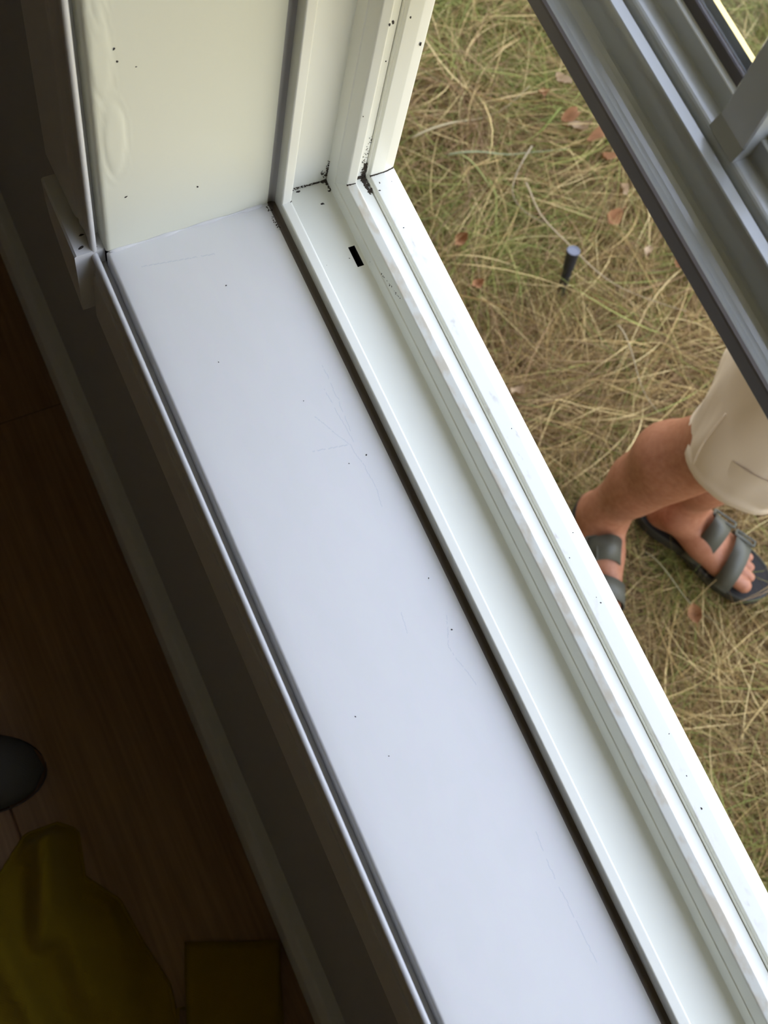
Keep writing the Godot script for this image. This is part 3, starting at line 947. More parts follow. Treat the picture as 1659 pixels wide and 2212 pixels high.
func build_litter() -> void:
	var spots := [[-0.726, -1.176, "curled brown dead leaf, lowest of the leaf cluster left of the open sash"], [-0.698, -1.189, "curled pale brown leaf in the middle of the cluster near the sash"], [-0.662, -1.209, "brown curled leaf in the cluster, closest to the sash edge"], [-0.614, -1.211, "reddish dead leaf touching the sash edge in view, above the stake"], [-0.813, -1.205, "pinkish tan leaf near the sash, high on the lawn"], [-0.794, -1.154, "small brown leaf beside a long pale stalk near the top"], [-0.342, -1.233, "orange leaf against the sash edge, right of the black stake"], [-0.393, -1.185, "small pale leaf between the black stake and the sash"], [-0.544, -0.841, "orange leaf close to the outer frame, left of the stake"], [-0.445, -0.828, "reddish brown leaf by the outer frame, below the orange one"], [-0.214, -0.80, "brown leaf by the outer frame, level with the hem of the shorts"], [-0.484, -1.152, "small tan leaf just above the black stake"], [0.286, -0.906, "long brown leaf in the grass below the sandals"], [-0.535, -1.202, "faded leaf above the stake, beside the sash"]]
	for i in spots.size():
		leaf(i, spots[i][0], spots[i][1], spots[i][2])
	var y := GROUND + 0.080
	var S := [
		["pale straw stalk leaning across the top of the lawn view", [Vector3(-0.7888, y, -0.8516), Vector3(-0.7965, y, -1.0554), Vector3(-0.8083, y + 0.02, -1.1208)], 0.0032, lin(0.36, 0.29, 0.15)],
		["long grey-green blade lying level across the upper lawn", [Vector3(-0.7294, y, -0.9011), Vector3(-0.6976, y, -1.0009), Vector3(-0.6879, y, -1.0706), Vector3(-0.6604, y, -1.1375)], 0.0028, lin(0.24, 0.25, 0.12)],
		["long tan stalk passing in front of the black stake", [Vector3(-0.6202, y, -1.0257), Vector3(-0.5339, y, -1.0135), Vector3(-0.4367, y + 0.02, -1.0369), Vector3(-0.3540, y, -1.0988), Vector3(-0.2496, y, -1.1911)], 0.0026, lin(0.32, 0.24, 0.13)],
		["thin straight straw stalk pointing down to the bent knee", [Vector3(-0.2743, y, -1.0507), Vector3(-0.1471, y, -1.0390), Vector3(-0.0760, y, -1.0361)], 0.0022, lin(0.31, 0.24, 0.13)],
		["thin olive stalk lying in the grass beside the nearer sandal sole", [Vector3(0.150, y, -0.880), Vector3(0.235, y, -0.905), Vector3(0.330, y, -0.945)], 0.0018, lin(0.2, 0.17, 0.08)],
		["short pale straw sticking up in front of the ankle", [Vector3(0.0933, y, -0.8087), Vector3(0.0790, y + 0.05, -0.8185), Vector3(0.0680, y + 0.10, -0.8250)], 0.0030, lin(0.42, 0.31, 0.16)],
		["yellow-green blade running down from the grey-green one", [Vector3(-0.7237, y, -0.9244), Vector3(-0.6322, y, -0.9580), Vector3(-0.5686, y, -0.9786)], 0.0030, lin(0.24, 0.24, 0.07)],
		["curved tan stalk between the frame and the black stake", [Vector3(-0.6933, y, -1.0765), Vector3(-0.6161, y, -0.9943), Vector3(-0.5228, y, -1.0131)], 0.0024, lin(0.32, 0.25, 0.15)],
		["bright green blade crossing under the pale straw stalk", [Vector3(-0.7563, y, -1.1763), Vector3(-0.7196, y, -1.1083), Vector3(-0.7144, y, -1.0199)], 0.0032, lin(0.17, 0.19, 0.035)],
	]
	for i in S.size():
		stalk(numbered("grass_stalk", i), S[i][0], S[i][1], S[i][2], S[i][3])
	# garden stake
	var foot := Vector3(-0.392, GROUND - 0.035, -1.010)
	var ax := (Vector3(-0.4265, GROUND + 0.128, -1.0170) - Vector3(-0.392, GROUND - 0.035, -1.010)).normalized()
	var sk := base("garden_stake", foot)
	tag(sk, "black plastic stake with flat round grey top in the grass", "stake")
	var a := begin(true)
	lathe(a, Vector3.ZERO, ax, [Vector2(0.001, 0.0), Vector2(0.0088, 0.03), Vector2(0.0092, 0.125)], 20)
	commit("stem", a, M.stake, sk)
	var b := begin()
	lathe(b, Vector3.ZERO, ax, [Vector2(0.0090, 0.119), Vector2(0.0106, 0.120), Vector2(0.0122, 0.160), Vector2(0.0130, 0.163), Vector2(0.0130, 0.168)], 28)
	commit("socket", b, M.stake, sk)
	var c := begin()
	lathe(c, Vector3.ZERO, ax, [Vector2(0.0130, 0.168), Vector2(0.0122, 0.1695), Vector2(0.0098, 0.1695), Vector2(0.0095, 0.1688), Vector2(0.0, 0.1688)], 28)
	commit("cap", c, M.stake_cap, sk)

# ---------------------------------------------------------------- the person outside
func foot_frame(heel: Vector2, dir: Vector2, medial: float) -> Array:
	var f := Vector3(dir.x, 0, dir.y).normalized()
	var r := Vector3(-f.z, 0, f.x) * medial
	return [Vector3(heel.x, GROUND + 0.035, heel.y), f, r]

func fp(fr: Array, u: float, w: float, h: float) -> Vector3:
	return fr[0] + fr[1] * u + fr[2] * w + Vector3(0, h, 0)

func ff(fr: Array, u: float, w: float, h: float) -> Vector3:
	return fp(fr, 0.012 + u * 0.90, w, 0.027 + (h - 0.032) * 0.94)

func foot_bones(fr: Array) -> Array:
	var b := []
	var add := func(u0, w0, h0, r0, u1, w1, h1, r1): b.append([ff(fr, u0, w0, h0), ff(fr, u1, w1, h1), r0, r1])
	add.call(0.038, 0.0, 0.066, 0.030, 0.110, -0.006, 0.062, 0.027)
	add.call(0.040, 0.0, 0.066, 0.030, 0.062, 0.0, 0.115, 0.033)
	add.call(0.075, 0.002, 0.100, 0.034, 0.125, 0.006, 0.078, 0.031)
	add.call(0.125, 0.006, 0.078, 0.031, 0.178, 0.010, 0.056, 0.022)
	add.call(0.120, -0.012, 0.060, 0.024, 0.178, -0.024, 0.048, 0.018)
	add.call(0.150, 0.014, 0.062, 0.024, 0.192, 0.024, 0.051, 0.021)
	add.call(0.065, 0.022, 0.105, 0.016, 0.065, -0.024, 0.098, 0.015)
	return b

func toe_bones(fr: Array) -> Array:
	var b := []
	for t in [[0.188, 0.027, 0.050, 0.018, 0.226, 0.029, 0.052, 0.0145, 0.252, 0.029, 0.049, 0.0135], [0.190, 0.008, 0.050, 0.013, 0.228, 0.007, 0.053, 0.0095, 0.254, 0.006, 0.045, 0.0090], [0.188, -0.008, 0.049, 0.012, 0.220, -0.010, 0.052, 0.0090, 0.244, -0.011, 0.044, 0.0085], [0.184, -0.021, 0.048, 0.012, 0.210, -0.025, 0.050, 0.0088, 0.232, -0.027, 0.043, 0.0082], [0.176, -0.033, 0.046, 0.012, 0.198, -0.039, 0.048, 0.0088, 0.216, -0.042, 0.042, 0.0082]]:
		b.append([ff(fr, t[0], t[1], t[2]), ff(fr, t[4], t[5], t[6]), t[3], t[7]])
		b.append([ff(fr, t[4], t[5], t[6]), ff(fr, t[8], t[9], t[10]), t[7], t[11]])
	return b

func sole_half(u: float, w_sign: float) -> float:
	# half width of the sole at distance u from its back end
	var s := clampf(u / 0.285, 0.0, 1.0)
	var e := sqrt(maxf(0.0, 1.0 - pow(absf(s * 2.0 - 1.0), 5.0)))
	var wd := lerpf(0.036, 0.052, smoothstep(0.25, 0.75, s)) - 0.006 * exp(-pow((s - 0.42) / 0.14, 2.0))
	if s > 0.7:
		wd *= 1.0 + (0.06 if w_sign > 0 else -0.10) * smoothstep(0.7, 1.0, s)
	return wd * e

func sandal(parent: Node, fr: Array, label: String) -> void:
	var root := base("sandal", Vector3.ZERO, parent)
	root.set_meta("label", label)
	var st := begin(true)
	var n := 40
	var grow := [[0.0, -0.003], [0.003, 0.0], [0.022, 0.001], [0.027, 0.0]]
	var outline := func(k: int, h: float, g: float) -> Vector3:
		var a := TAU * k / (2.0 * n)
		var u := 0.1425 - 0.1425 * cos(a)
		var w := sole_half(u, sin(a)) * signf(sin(a)) if absf(sin(a)) > 1e-4 else 0.0
		var p := Vector3(u, 0, w)
		var dirv := (p - Vector3(0.1425, 0, 0)).normalized()
		p += dirv * g
		return fp(fr, p.x, p.z, h)
	for L in grow.size() - 1:
		for k in 2 * n:
			quad(st, outline.call(k, grow[L][0], grow[L][1]), outline.call(k + 1, grow[L][0], grow[L][1]), outline.call(k + 1, grow[L + 1][0], grow[L + 1][1]), outline.call(k, grow[L + 1][0], grow[L + 1][1]))
	for k in 2 * n:
		quad(st, outline.call(k, 0.027, 0.0), outline.call(k + 1, 0.027, 0.0), outline.call(k + 1, 0.0285, -0.0025), outline.call(k, 0.0285, -0.0025))
		quad(st, outline.call(k, 0.0285, -0.0025), outline.call(k + 1, 0.0285, -0.0025), outline.call(k + 1, 0.0255, -0.006), outline.call(k, 0.0255, -0.006))
	commit("sole", st, M.sole, root)
	var fb := begin(true)
	for k in 2 * n:
		tri(fb, outline.call(k, 0.0258, -0.006), outline.call(k + 1, 0.0258, -0.006), fp(fr, 0.14, 0, 0.0245))
	commit("footbed", fb, M.footbed, root)
	for s in [[0.138, 0.019, 0.121, 0.0], [0.196, 0.017, 0.087, 0.008]]:
		var sb := begin(true)
		var m := 20
		var prev := []
		for i in m + 1:
			var a := PI * i / m
			var u: float = s[0] + s[3] * cos(a)
			var hw := sole_half(u, cos(a)) - 0.001
			var w := cos(a) * hw
			var h: float = 0.024 + (s[2] - 0.024) * pow(sin(a), 0.75)
			if cos(a) < 0.0:
				h -= 0.010 * absf(cos(a)) * sin(a)
			var tilt: float = 0.010 if s[0] < 0.15 else 0.004
			var nrm := Vector3(0, sin(a), cos(a))
			var o: Vector3 = fr[2] * nrm.z * 0.0035 + Vector3(0, nrm.y * 0.0035, 0)
			var p0 := fp(fr, u - s[1], w, h + tilt * sin(a))
			var p1 := fp(fr, u + s[1], w, h - tilt * sin(a))
			var cur := [p0, p0 + o, p1 + o, p1]
			if i > 0:
				for q in 4:
					quad(sb, prev[q], cur[q], cur[(q + 1) % 4], prev[(q + 1) % 4])
			prev = cur
		var so := commit("strap", sb, M.strap, root)
		# buckle loop on the outer side
		var bu := begin()
		var a2 := PI * 0.70
		var hw2 := sole_half(s[0], -1.0)
		var c := fp(fr, s[0] + s[3] * cos(a2), cos(a2) * hw2, 0.024 + (s[2] - 0.024) * pow(sin(a2), 0.75) - 0.010 * absf(cos(a2)) * sin(a2))
		var out: Vector3 = (fr[2] * cos(a2) + Vector3(0, sin(a2), 0)).normalized()
		var dn: Vector3 = out.cross(fr[1]).normalized()
		c += out * 0.0055
		var e1: Vector3 = fr[1] * s[1] * 1.14
		var e2: Vector3 = dn * 0.010
		for q in [[-e1 - e2, e1 - e2], [-e1 + e2, e1 + e2], [-e1 - e2, -e1 + e2], [e1 - e2, e1 + e2]]:
			tube(bu, [c + q[0], c + q[1]], [0.0022, 0.0022], 6)
		commit("buckle", bu, M.strap, so)

func loft(st: SurfaceTool, rings: Array) -> void:
	for i in rings.size() - 1:
		var n: int = rings[i].size()
		for k in n:
			quad(st, rings[i][k], rings[i + 1][k], rings[i + 1][(k + 1) % n], rings[i][(k + 1) % n])

func ell(c: Vector3, rx: float, rz: float, lift: float, fold: float, seed_off: float, n := 48) -> Array:
	var out := []
	for k in n:
		var a := TAU * k / n
		var f := 1.0 + fold * 1.2 * exp(-pow((fmod(a + c.y * 2.2 + seed_off + TAU * 2.0, 0.9) - 0.45) / 0.13, 2.0)) + fold * sin(a * 5.0 + seed_off + c.y * 9.0) + fold * 0.6 * sin(a * 9.0 - seed_off * 2.0 + c.y * 17.0)
		out.append(c + Vector3(cos(a) * rx * f, lift * cos(a + 0.8) + 0.004 * sin(a * 3.0 + seed_off), sin(a) * rz * f))
	return out

func build_person() -> void:
	var pr := base("person", Vector3(0.09, GROUND, -0.96))
	tag(pr, "person in cream shorts and dark sandals standing in the grass", "person")
	var g := GROUND
	var R := foot_frame(Vector2(0.008, -0.850), Vector2(0.89, 0.46), -1.0)
	var L := foot_frame(Vector2(0.055, -0.925), Vector2(0.86, -0.51), 1.0)
	var ra := ff(R, 0.060, 0, 0.120)
	var la := ff(L, 0.060, 0, 0.120)
	var rs := Vector3(0.062, g + 0.25, -0.848)
	var ls := Vector3(0.105, g + 0.25, -0.968)
	var legs := [
		[ra.lerp(rs, 0.5), rs, 0.0375, 0.043], [rs, Vector3(0.070, g + 0.36, -0.860), 0.043, 0.053], [Vector3(0.070, g + 0.36, -0.860), Vector3(0.112, g + 0.50, -0.896), 0.052, 0.053],
		[ra + Vector3(0.004, 0.03, 0), Vector3(0.126, g + 0.50, -0.896), 0.028, 0.050], [Vector3(0.112, g + 0.50, -0.896), Vector3(0.105, g + 0.70, -0.92), 0.054, 0.072], [Vector3(0.105, g + 0.70, -0.92), Vector3(0.085, g + 0.92, -0.95), 0.072, 0.088],
		[la.lerp(ls, 0.5), ls, 0.0375, 0.043], [ls, Vector3(0.110, g + 0.36, -0.985), 0.043, 0.053], [Vector3(0.110, g + 0.36, -0.985), Vector3(0.150, g + 0.50, -1.025), 0.052, 0.053],
		[Vector3(0.150, g + 0.50, -1.025), Vector3(0.13, g + 0.70, -1.065), 0.058, 0.072], [Vector3(0.13, g + 0.70, -1.065), Vector3(0.09, g + 0.92, -1.09), 0.072, 0.088],
		[Vector3(0.08, g + 0.98, -0.97), Vector3(0.08, g + 0.98, -1.07), 0.10, 0.10], [Vector3(0.08, g + 0.98, -1.02), Vector3(0.07, g + 1.20, -1.02), 0.115, 0.11], [Vector3(0.07, g + 1.20, -0.97), Vector3(0.07, g + 1.38, -0.96), 0.10, 0.095], [Vector3(0.07, g + 1.20, -1.07), Vector3(0.07, g + 1.38, -1.08), 0.10, 0.095],
		[Vector3(0.065, g + 1.43, -0.86), Vector3(0.065, g + 1.43, -1.18), 0.055, 0.055], [Vector3(0.065, g + 1.42, -1.02), Vector3(0.085, g + 1.55, -1.02), 0.058, 0.052],
	]
	for s in [-1.0, 1.0]:
		var sh := Vector3(0.06, g + 1.42, -1.02 - 0.18 * s)
		var el := Vector3(0.04, g + 1.13, -1.02 - 0.23 * s)
		var wr := Vector3(0.18, g + 0.92, -1.02 - 0.22 * s)
		legs.append([sh, el, 0.048, 0.038])
		legs.append([el, wr, 0.038, 0.026])
	var st := SurfaceTool.new()
	st.begin(Mesh.PRIMITIVE_TRIANGLES)
	nets(st, legs, 0.012, 0.03)
	for fr in [R, L]:
		var fb := foot_bones(fr)
		var an := ra if fr == R else la
		var shin := rs if fr == R else ls
		fb.append([an, an.lerp(shin, 0.75), 0.032, 0.0403])
		if fr == R:
			var sb0 := ra + Vector3(0.004, 0.03, 0)
			fb.append([sb0, sb0.lerp(Vector3(0.126, g + 0.50, -0.896), 0.4), 0.028, 0.0368])
		var tb := toe_bones(fr)
		nets(st, fb, 0.0045, 0.03)
		nets(st, tb, 0.003, 0.002)
	# hands: palm, four fingers, thumb
	for s in [-1.0, 1.0]:
		var wr := Vector3(0.18, g + 0.92, -1.02 - 0.22 * s)
		var d := Vector3(0.55, -0.80, 0.0).normalized()
		var wd := Vector3(0.80, 0.55, 0.0).normalized()
		var inn := Vector3(0, 0, s)
		var hb := [[wr, wr + d * 0.03, 0.024, 0.022]]
		for k in 4:
			var o: float = (k - 1.5) * 0.019
			var kn: Vector3 = wr + d * (0.088 - 0.004 * absf(k - 1.0)) + wd * o
			hb.append([wr + d * 0.02 + wd * o * 0.7, kn, 0.013, 0.0105])
			var l: float = [0.040, 0.045, 0.042, 0.033][k]
			var m: Vector3 = kn + (d + inn * 0.35).normalized() * l
			hb.append([kn, m, 0.0100, 0.0088])
			hb.append([m, m + (d + inn * 1.0).normalized() * l * 0.85, 0.0088, 0.0075])
		var tb := wr + d * 0.03 + wd * 0.028
		hb.append([wr + d * 0.02 + wd * 0.015, tb + d * 0.02 + inn * 0.012 + wd * 0.012, 0.015, 0.012])
		hb.append([tb + d * 0.02 + inn * 0.012 + wd * 0.012, tb + d * 0.055 + inn * 0.026 + wd * 0.016, 0.011, 0.0085])
		nets(st, hb, 0.0045, 0.005)
	# head facing along the wall, nose, ears, jaw
	var hc := Vector3(0.095, g + 1.66, -1.02)
	var hd := [[hc + Vector3(-0.015, 0.03, 0), hc + Vector3(0.0, 0.035, 0), 0.088, 0.085], [hc + Vector3(0.02, -0.02, 0.0), hc + Vector3(0.05, -0.075, 0.0), 0.066, 0.036], [hc + Vector3(0.0, -0.05, 0), hc + Vector3(-0.02, -0.14, 0), 0.055, 0.052],
		[hc + Vector3(0.085, 0.015, 0), hc + Vector3(0.105, -0.022, 0), 0.010, 0.014], [hc + Vector3(0.075, 0.03, -0.035), hc + Vector3(0.078, 0.032, 0.035), 0.014, 0.014], [hc + Vector3(0.078, -0.055, -0.02), hc + Vector3(0.078, -0.055, 0.02), 0.011, 0.011],
		[hc + Vector3(0.0, 0.015, 0.082), hc + Vector3(-0.01, -0.025, 0.078), 0.014, 0.010], [hc + Vector3(0.0, 0.015, -0.082), hc + Vector3(-0.01, -0.025, -0.078), 0.014, 0.010]]
	nets(st, hd, 0.005, 0.016)
	var body := commit("body", st, M.skin, pr, false)
	body.position = -pr.position
	var eyes := base("eyes", -pr.position, pr)
	for s in [-1.0, 1.0]:
		var e := begin(true)
		lathe(e, hc + Vector3(0.080, 0.012, 0.030 * s), Vector3.RIGHT, [Vector2(0.012, -0.006), Vector2(0.011, 0.0), Vector2(0.007, 0.006), Vector2(0.0, 0.008)], 12)
		commit("eye", e, M.hair, eyes)
	var hr := SurfaceTool.new()
	hr.begin(Mesh.PRIMITIVE_TRIANGLES)
	nets(hr, [[hc + Vector3(-0.028, 0.05, 0), hc + Vector3(0.0, 0.062, 0), 0.092, 0.080], [hc + Vector3(-0.055, 0.03, 0), hc + Vector3(-0.055, -0.04, 0), 0.062, 0.045]], 0.008, 0.02)
	commit("hair", hr, M.hair, pr, false).position = -pr.position
	var sh := SurfaceTool.new()
	sh.begin(Mesh.PRIMITIVE_TRIANGLES)
	var sb := [[Vector3(0.08, g + 0.93, -0.97), Vector3(0.08, g + 0.93, -1.07), 0.118, 0.118], [Vector3(0.08, g + 0.98, -1.02), Vector3(0.07, g + 1.20, -1.02), 0.130, 0.125], [Vector3(0.07, g + 1.20, -0.97), Vector3(0.07, g + 1.38, -0.96), 0.112, 0.106], [Vector3(0.07, g + 1.20, -1.07), Vector3(0.07, g + 1.38, -1.08), 0.112, 0.106], [Vector3(0.065, g + 1.425, -0.86), Vector3(0.065, g + 1.425, -1.18), 0.066, 0.066]]
	for s in [-1.0, 1.0]:
		sb.append([Vector3(0.06, g + 1.42, -1.02 - 0.18 * s), Vector3(0.047, g + 1.22, -1.02 - 0.214 * s), 0.062, 0.056])
	nets(sh, sb, 0.014, 0.03)
	commit("shirt", sh, M.shirt, pr, false).position = -pr.position
	# loose shorts: hem rings turned in, wrinkled legs, seat
	var sr := begin(true)
	for q in [[Vector3(0.138, g + 0.478, -0.914), Vector3(0.118, g + 0.62, -0.93), Vector3(0.105, g + 0.78, -0.945), Vector3(0.085, g + 0.98, -0.985), 0.0], [Vector3(0.185, g + 0.478, -1.065), Vector3(0.165, g + 0.62, -1.075), Vector3(0.135, g + 0.78, -1.085), Vector3(0.085, g + 0.98, -1.055), 2.0]]:
		var rings := []
		rings.append(ell(q[0] + Vector3(0, 0.10, 0.0), 0.096, 0.082, 0.012, 0.01, q[4]))
		rings.append(ell(q[0] + Vector3(0, 0.004, 0.0), 0.099, 0.085, 0.016, 0.012, q[4]))
		rings.append(ell(q[0] + Vector3(0, 0.000, 0.0), 0.102, 0.088, 0.016, 0.012, q[4]))
		rings.append(ell(q[0] + Vector3(0, 0.004, 0.0), 0.1045, 0.0905, 0.016, 0.012, q[4]))
		rings.append(ell(q[0] + Vector3(0, 0.020, 0.0), 0.1045, 0.0905, 0.016, 0.012, q[4]))
		rings.append(ell(q[0] + Vector3(0, 0.023, 0.0), 0.1030, 0.0890, 0.016, 0.012, q[4]))
		for t in 8:
			var s := (t + 1) / 8.0
			var c: Vector3 = (q[0] as Vector3).lerp(q[1], s)
			rings.append(ell(c + Vector3(0, 0.023 * (1.0 - s), 0), lerpf(0.104, 0.112, s), lerpf(0.091, 0.097, s), 0.016 * (1.0 - s), 0.016 + 0.046 * sin(PI * s), q[4]))
		for t in 5:
			var s := (t + 1) / 5.0
			rings.append(ell((q[1] as Vector3).lerp(q[2], s), lerpf(0.112, 0.120, s), lerpf(0.092, 0.110, s), 0.0, 0.024, q[4]))
		for t in 5:
			var s := (t + 1) / 5.0
			rings.append(ell((q[2] as Vector3).lerp(q[3], s), lerpf(0.115, 0.122, s), lerpf(0.110, 0.118, s), 0.0, 0.012, q[4]))
		loft(sr, rings)
	var so := commit("shorts", sr, M.shorts, pr)
	so.position = -pr.position
	# raised outer side seam of the right leg
	var sm := begin(true)
	var sp := []
	var srad := []
	for t in 14:
		var s := t / 13.0
		var c := Vector3(0.138, g + 0.478, -0.914).lerp(Vector3(0.118, g + 0.62, -0.93), s)
		var a := 1.72
		var n := 48
		var k := int(round(a / TAU * n))
		var ring := ell(c + Vector3(0, 0.023 * (1.0 - s), 0), lerpf(0.104, 0.112, s), lerpf(0.091, 0.097, s), 0.016 * (1.0 - s), 0.016 + 0.046 * sin(PI * s), 0.0)
		sp.append(ring[k] + Vector3(0, 0, 0.0004))
		srad.append(0.0016)
	tube(sm, sp, srad, 6)
	commit("side_seam", sm, M.shorts, so)
	for q in [[R, "dark sandal half hidden behind the window frame"], [L, "dark grey-green sandal with two wide buckled straps"]]:
		sandal(pr, q[0], q[1])
	for c in pr.get_children():
		if c.name.begins_with("sandal"):
			c.position = -pr.position
	# toenails
	for fr in [R, L]:
		for t in [[0.257, 0.029, 0.061, 0.0085], [0.2575, 0.006, 0.0525, 0.0052], [0.2475, -0.011, 0.0515, 0.0050], [0.2355, -0.027, 0.0500, 0.0046], [0.2190, -0.042, 0.0490, 0.0042]]:
			var nl := begin(true)
			var c := ff(fr, t[0] - 0.002, t[1], t[2] - 0.0005)
			var up: Vector3 = (Vector3(0, 1, 0) + fr[1] * 0.45).normalized()
			lathe(nl, c, up, [Vector2(t[3] * 0.8, -0.002), Vector2(t[3] * 0.72, 0.0006), Vector2(t[3] * 0.4, 0.0013), Vector2(0.0, 0.0016)], 10)
			commit("toenail", nl, M.nail, body)

# ---------------------------------------------------------------- things on the floor inside
func cloth_heap() -> void:
	var o := base("cleaning_cloth", Vector3(0.36, FLOOR, 0.26))
	tag(o, "crumpled yellow cleaning cloth heaped on the wooden floor", "cloth")
	var poly := [Vector2(0.2797, 0.1979), Vector2(0.2956, 0.1809), Vector2(0.3231, 0.1867), Vector2(0.3454, 0.1912), Vector2(0.3835, 0.1656), Vector2(0.437, 0.1584), Vector2(0.4857, 0.1482), Vector2(0.5275, 0.1541), Vector2(0.575, 0.20), Vector2(0.58, 0.33), Vector2(0.50, 0.42), Vector2(0.40, 0.42), Vector2(0.335, 0.36), Vector2(0.3079, 0.2732), Vector2(0.2778, 0.2343)]
	var c := Vector2(0.41, 0.27)
	var st := begin(true)
	var rings := 30
	var n := 150
	# ridges: from, to, height, width
	var folds := [[Vector2(0.275, 0.200), Vector2(0.385, 0.250), 0.040, 0.016], [Vector2(0.298, 0.222), Vector2(0.46, 0.225), 0.030, 0.020], [Vector2(0.33, 0.30), Vector2(0.53, 0.28), 0.028, 0.018], [Vector2(0.40, 0.18), Vector2(0.56, 0.22), 0.016, 0.022], [Vector2(0.36, 0.36), Vector2(0.52, 0.38), 0.03, 0.02]]
	var height := func(p: Vector2) -> float:
		var h := 0.006
		for f in folds:
			var q: Vector2 = Geometry2D.get_closest_point_to_segment(p, f[0], f[1])
			var d: float = p.distance_to(q)
			h += f[2] * exp(-pow(d / f[3], 2.0))
		return h + 0.004 * noise.get_noise_2d(p.x * 1800.0, p.y * 1800.0) + 0.004 * noise.get_noise_2d(p.x * 600.0, p.y * 700.0)
	var rad := func(a: float) -> float:
		var far := c + Vector2(cos(a), sin(a)) * 2.0
		var best := 0.05
		for i in poly.size():
			var hit = Geometry2D.segment_intersects_segment(c, far, poly[i], poly[(i + 1) % poly.size()])
			if hit != null:
				best = maxf(best, c.distance_to(hit))
		return best
	var rows := []
	var radii := []
	for k in n:
		radii.append(rad.call(TAU * k / n))
	for i in rings + 1:
		var row := []
		for k in n:
			var a := TAU * k / n
			var s := float(i) / rings
			var p: Vector2 = c + Vector2(cos(a), sin(a)) * radii[k] * s
			var h: float = height.call(p)
			var e := smoothstep(1.0, 0.86, s)
			row.append(Vector3(p.x - 0.36, lerpf(0.0035, h, e), p.y - 0.26))
		rows.append(row)
	var skirt := []
	for k in n:
		skirt.append(Vector3(rows[rings][k].x, 0.0, rows[rings][k].z))
	rows.append(skirt)
	loft(st, rows)
	commit("cloth_surface", st, M.cloth, o)
	var hem := begin(true)
	var ps := []
	var rs := []
	for k in n:
		ps.append(rows[rings][k])
		rs.append(0.0022)
	ps.append(ps[0])
	rs.append(0.0022)
	tube(hem, ps, rs, 6)
	commit("hem", hem, M.cloth, o)

func cloth_square() -> void:
	var o := base("cleaning_cloth_001", Vector3(0.4532, FLOOR, 0.1178))
	tag(o, "folded yellow cleaning cloth lying flat beside the baseboard", "cloth")
	var e1 := Vector3(0.0404, 0, -0.0953)
	var e2 := Vector3(0.0776, 0, 0.0287).normalized() * 0.16
	for layer in 3:
		var st := begin(true)
		var n := 18
		var top := []
		for i in n + 1:
			var row := []
			for j in n + 1:
				var u := float(i) / n
				var v := float(j) / n
				var ins := 0.02 * layer * 0.25
				var p := e1 * lerpf(ins, 1.0 - ins * 0.5, u) + e2 * lerpf(ins * 0.6, 1.0, v)
				var ed := minf(minf(u, 1.0 - u), minf(v, 1.0 - v))
				var h := 0.0045 * (layer + 1) - 0.004 * exp(-ed * 22.0) + 0.0012 * noise.get_noise_2d(u * 90.0 + layer * 50.0, v * 90.0)
				p += e1.normalized() * 0.002 * noise.get_noise_2d(v * 120.0, layer * 40.0) + e2.normalized() * 0.002 * noise.get_noise_2d(u * 120.0, layer * 40.0 + 9.0)
				row.append(p + Vector3(0, maxf(h, 0.0006 + 0.0042 * layer), 0))
			top.append(row)
		for i in n:
			for j in n:
				quad(st, top[i][j], top[i][j + 1], top[i + 1][j + 1], top[i + 1][j])
		var low := 0.0042 * layer
		for i in n:
			for e in [[top[i][0], top[i + 1][0]], [top[i][n], top[i + 1][n]], [top[0][i], top[0][i + 1]], [top[n][i], top[n][i + 1]]]:
				quad(st, e[0], e[1], Vector3(e[1].x, low, e[1].z), Vector3(e[0].x, low, e[0].z))
		commit("folded_layer", st, M.cloth, o)
	var tg := begin(true)
	var q0 := e2 * 0.42 - e1 * 0.01
	tube(tg, [q0 + Vector3(0, 0.004, 0), q0 - e1 * 0.07 + Vector3(0, 0.006, 0), q0 - e1 * 0.10 + e2 * 0.3 + Vector3(0, 0.003, 0)], [0.0022, 0.0022, 0.0018], 6)
	commit("loop", tg, M.cloth, o)

func slipper() -> void:
	var toe := Vector3(0.2185, FLOOR, 0.1900)
	var d := Vector3(-0.30, 0, 0.95).normalized()
	var sd := Vector3(d.z, 0, -d.x)
	var o := base("slipper", toe)
	tag(o, "grey felt slipper with rounded toe on the floor", "slipper")
	var up := begin(true)
	var rows := []
	for i in 25:
		var s := i / 24.0
		var half := 0.047 * sqrt(maxf(0.0, 1.0 - pow(absf(s * 2.0 - 1.0), 3.2))) * (1.0 - 0.12 * s)
		var tall := 0.068 * sqrt(maxf(0.0, 1.0 - pow(absf(s * 2.0 - 1.0), 4.0)))
		var row := []
		for k in 17:
			var a := PI * k / 16.0
			var open := 1.0
			if s > 0.42 and s < 0.95:
				open = 1.0 - 0.55 * pow(sin(a), 6.0) * sin(PI * (s - 0.42) / 0.53)
			row.append(d * (0.265 * s) + sd * cos(a) * half + Vector3(0, 0.012 + tall * pow(sin(a), 0.8) * open * lerpf(0.75, 1.0, minf(s * 2.5, 1.0)), 0))
		rows.append(row)
	for i in 24:
		for k in 16:
			quad(up, rows[i][k], rows[i][k + 1], rows[i + 1][k + 1], rows[i + 1][k])
	commit("upper", up, M.slipper, o)
	var so := begin(true)
	var r0 := []
	for h in [0.0, 0.004, 0.011, 0.013]:
		var ring := []
		for k in 48:
			var a := TAU * k / 48.0
			var s := 0.5 - 0.5 * cos(a)
			var half := 0.049 * sqrt(maxf(0.0, 1.0 - pow(absf(s * 2.0 - 1.0), 3.2))) * (1.0 - 0.12 * s)
			ring.append(d * (0.268 * s - 0.0015) + sd * half * signf(sin(a)) * (1.0 if h > 0.001 else 0.97) + Vector3(0, h, 0))
		r0.append(ring)
	loft(so, r0)
	commit("sole", so, M.gasket, o)

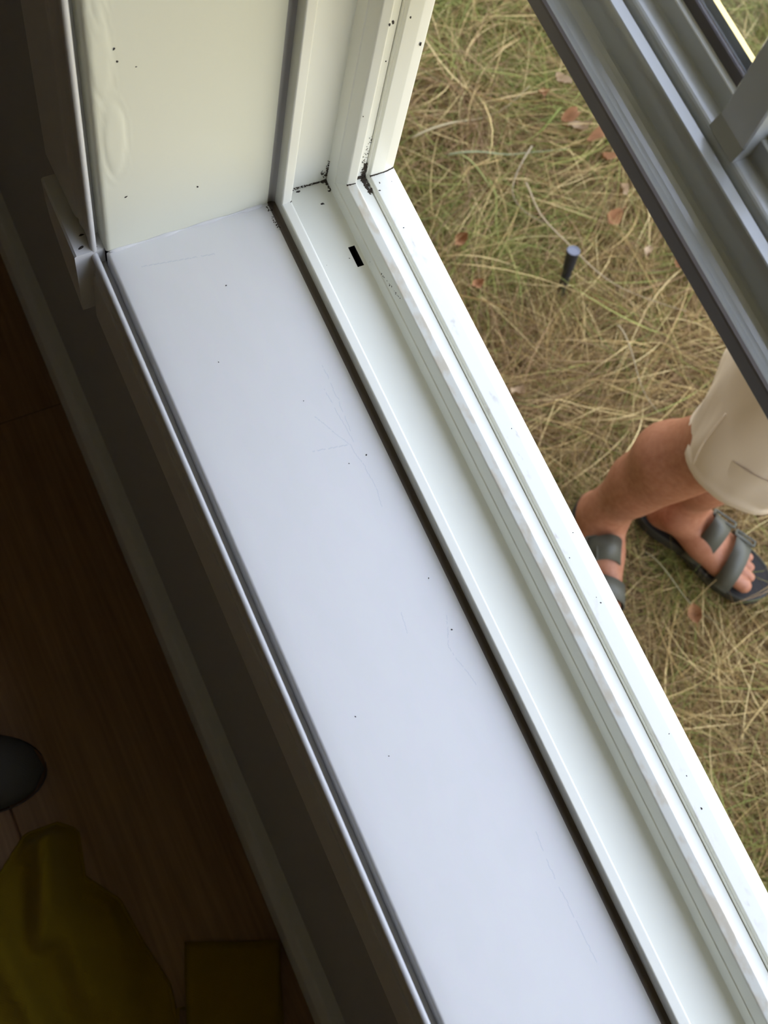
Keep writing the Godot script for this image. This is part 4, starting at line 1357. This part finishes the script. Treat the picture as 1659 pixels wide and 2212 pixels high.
# ---------------------------------------------------------------- scene
func _ready() -> void:
	rng.seed = 4711
	noise.seed = 3
	noise.frequency = 0.01
	noise.fractal_octaves = 3
	# camera
	var cam := Camera3D.new()
	cam.name = "camera"
	add_child(cam)
	cam.transform = Transform3D(Basis(Vector3(0.41259, 0.14284, -0.89965), Vector3(-0.87252, 0.34567, -0.34527), Vector3(0.26166, 0.92742, 0.26725)).orthonormalized(), Vector3(0.5048, 0.8569, 0.1391))
	var at := CameraAttributesPhysical.new()
	at.frustum_focal_length = 30.51
	at.frustum_focus_distance = 0.93
	at.exposure_aperture = 9.0
	at.frustum_near = 0.02
	at.frustum_far = 200.0
	cam.attributes = at
	cam.current = true
	# sky, sun, exposure
	var sun := DirectionalLight3D.new()
	sun.name = "sun"
	add_child(sun)
	sun.rotation = Vector3(deg_to_rad(-58.0), deg_to_rad(18.0), 0)
	sun.light_color = Color(1.0, 0.95, 0.86)
	sun.light_energy = 5.2
	sun.light_angular_distance = 0.6
	sun.shadow_enabled = true
	sun.sky_mode = DirectionalLight3D.SKY_MODE_LIGHT_ONLY
	var env := Environment.new()
	env.background_mode = Environment.BG_SKY
	env.sky = Sky.new()
	var sky := ProceduralSkyMaterial.new()
	sky.sky_top_color = lin(0.64, 0.73, 0.96)
	sky.sky_horizon_color = lin(0.70, 0.67, 0.55)
	sky.sky_curve = 0.18
	sky.ground_horizon_color = lin(0.4, 0.36, 0.25)
	sky.ground_bottom_color = lin(0.25, 0.22, 0.14)
	env.sky.sky_material = sky
	env.background_energy_multiplier = 1.9
	env.tonemap_mode = Environment.TONE_MAPPER_LINEAR
	env.tonemap_exposure = 2.28
	env.sdfgi_enabled = true
	env.ssao_enabled = true
	env.ssil_enabled = true
	var we := WorldEnvironment.new()
	we.name = "world"
	we.environment = env
	add_child(we)
	make_materials()
	build_room()
	build_window()
	build_lawn()
	build_sash()
	build_person()
	build_litter()
	cloth_heap()
	cloth_square()
	slipper()
	build_dirt()
	print("fov ", cam.fov)
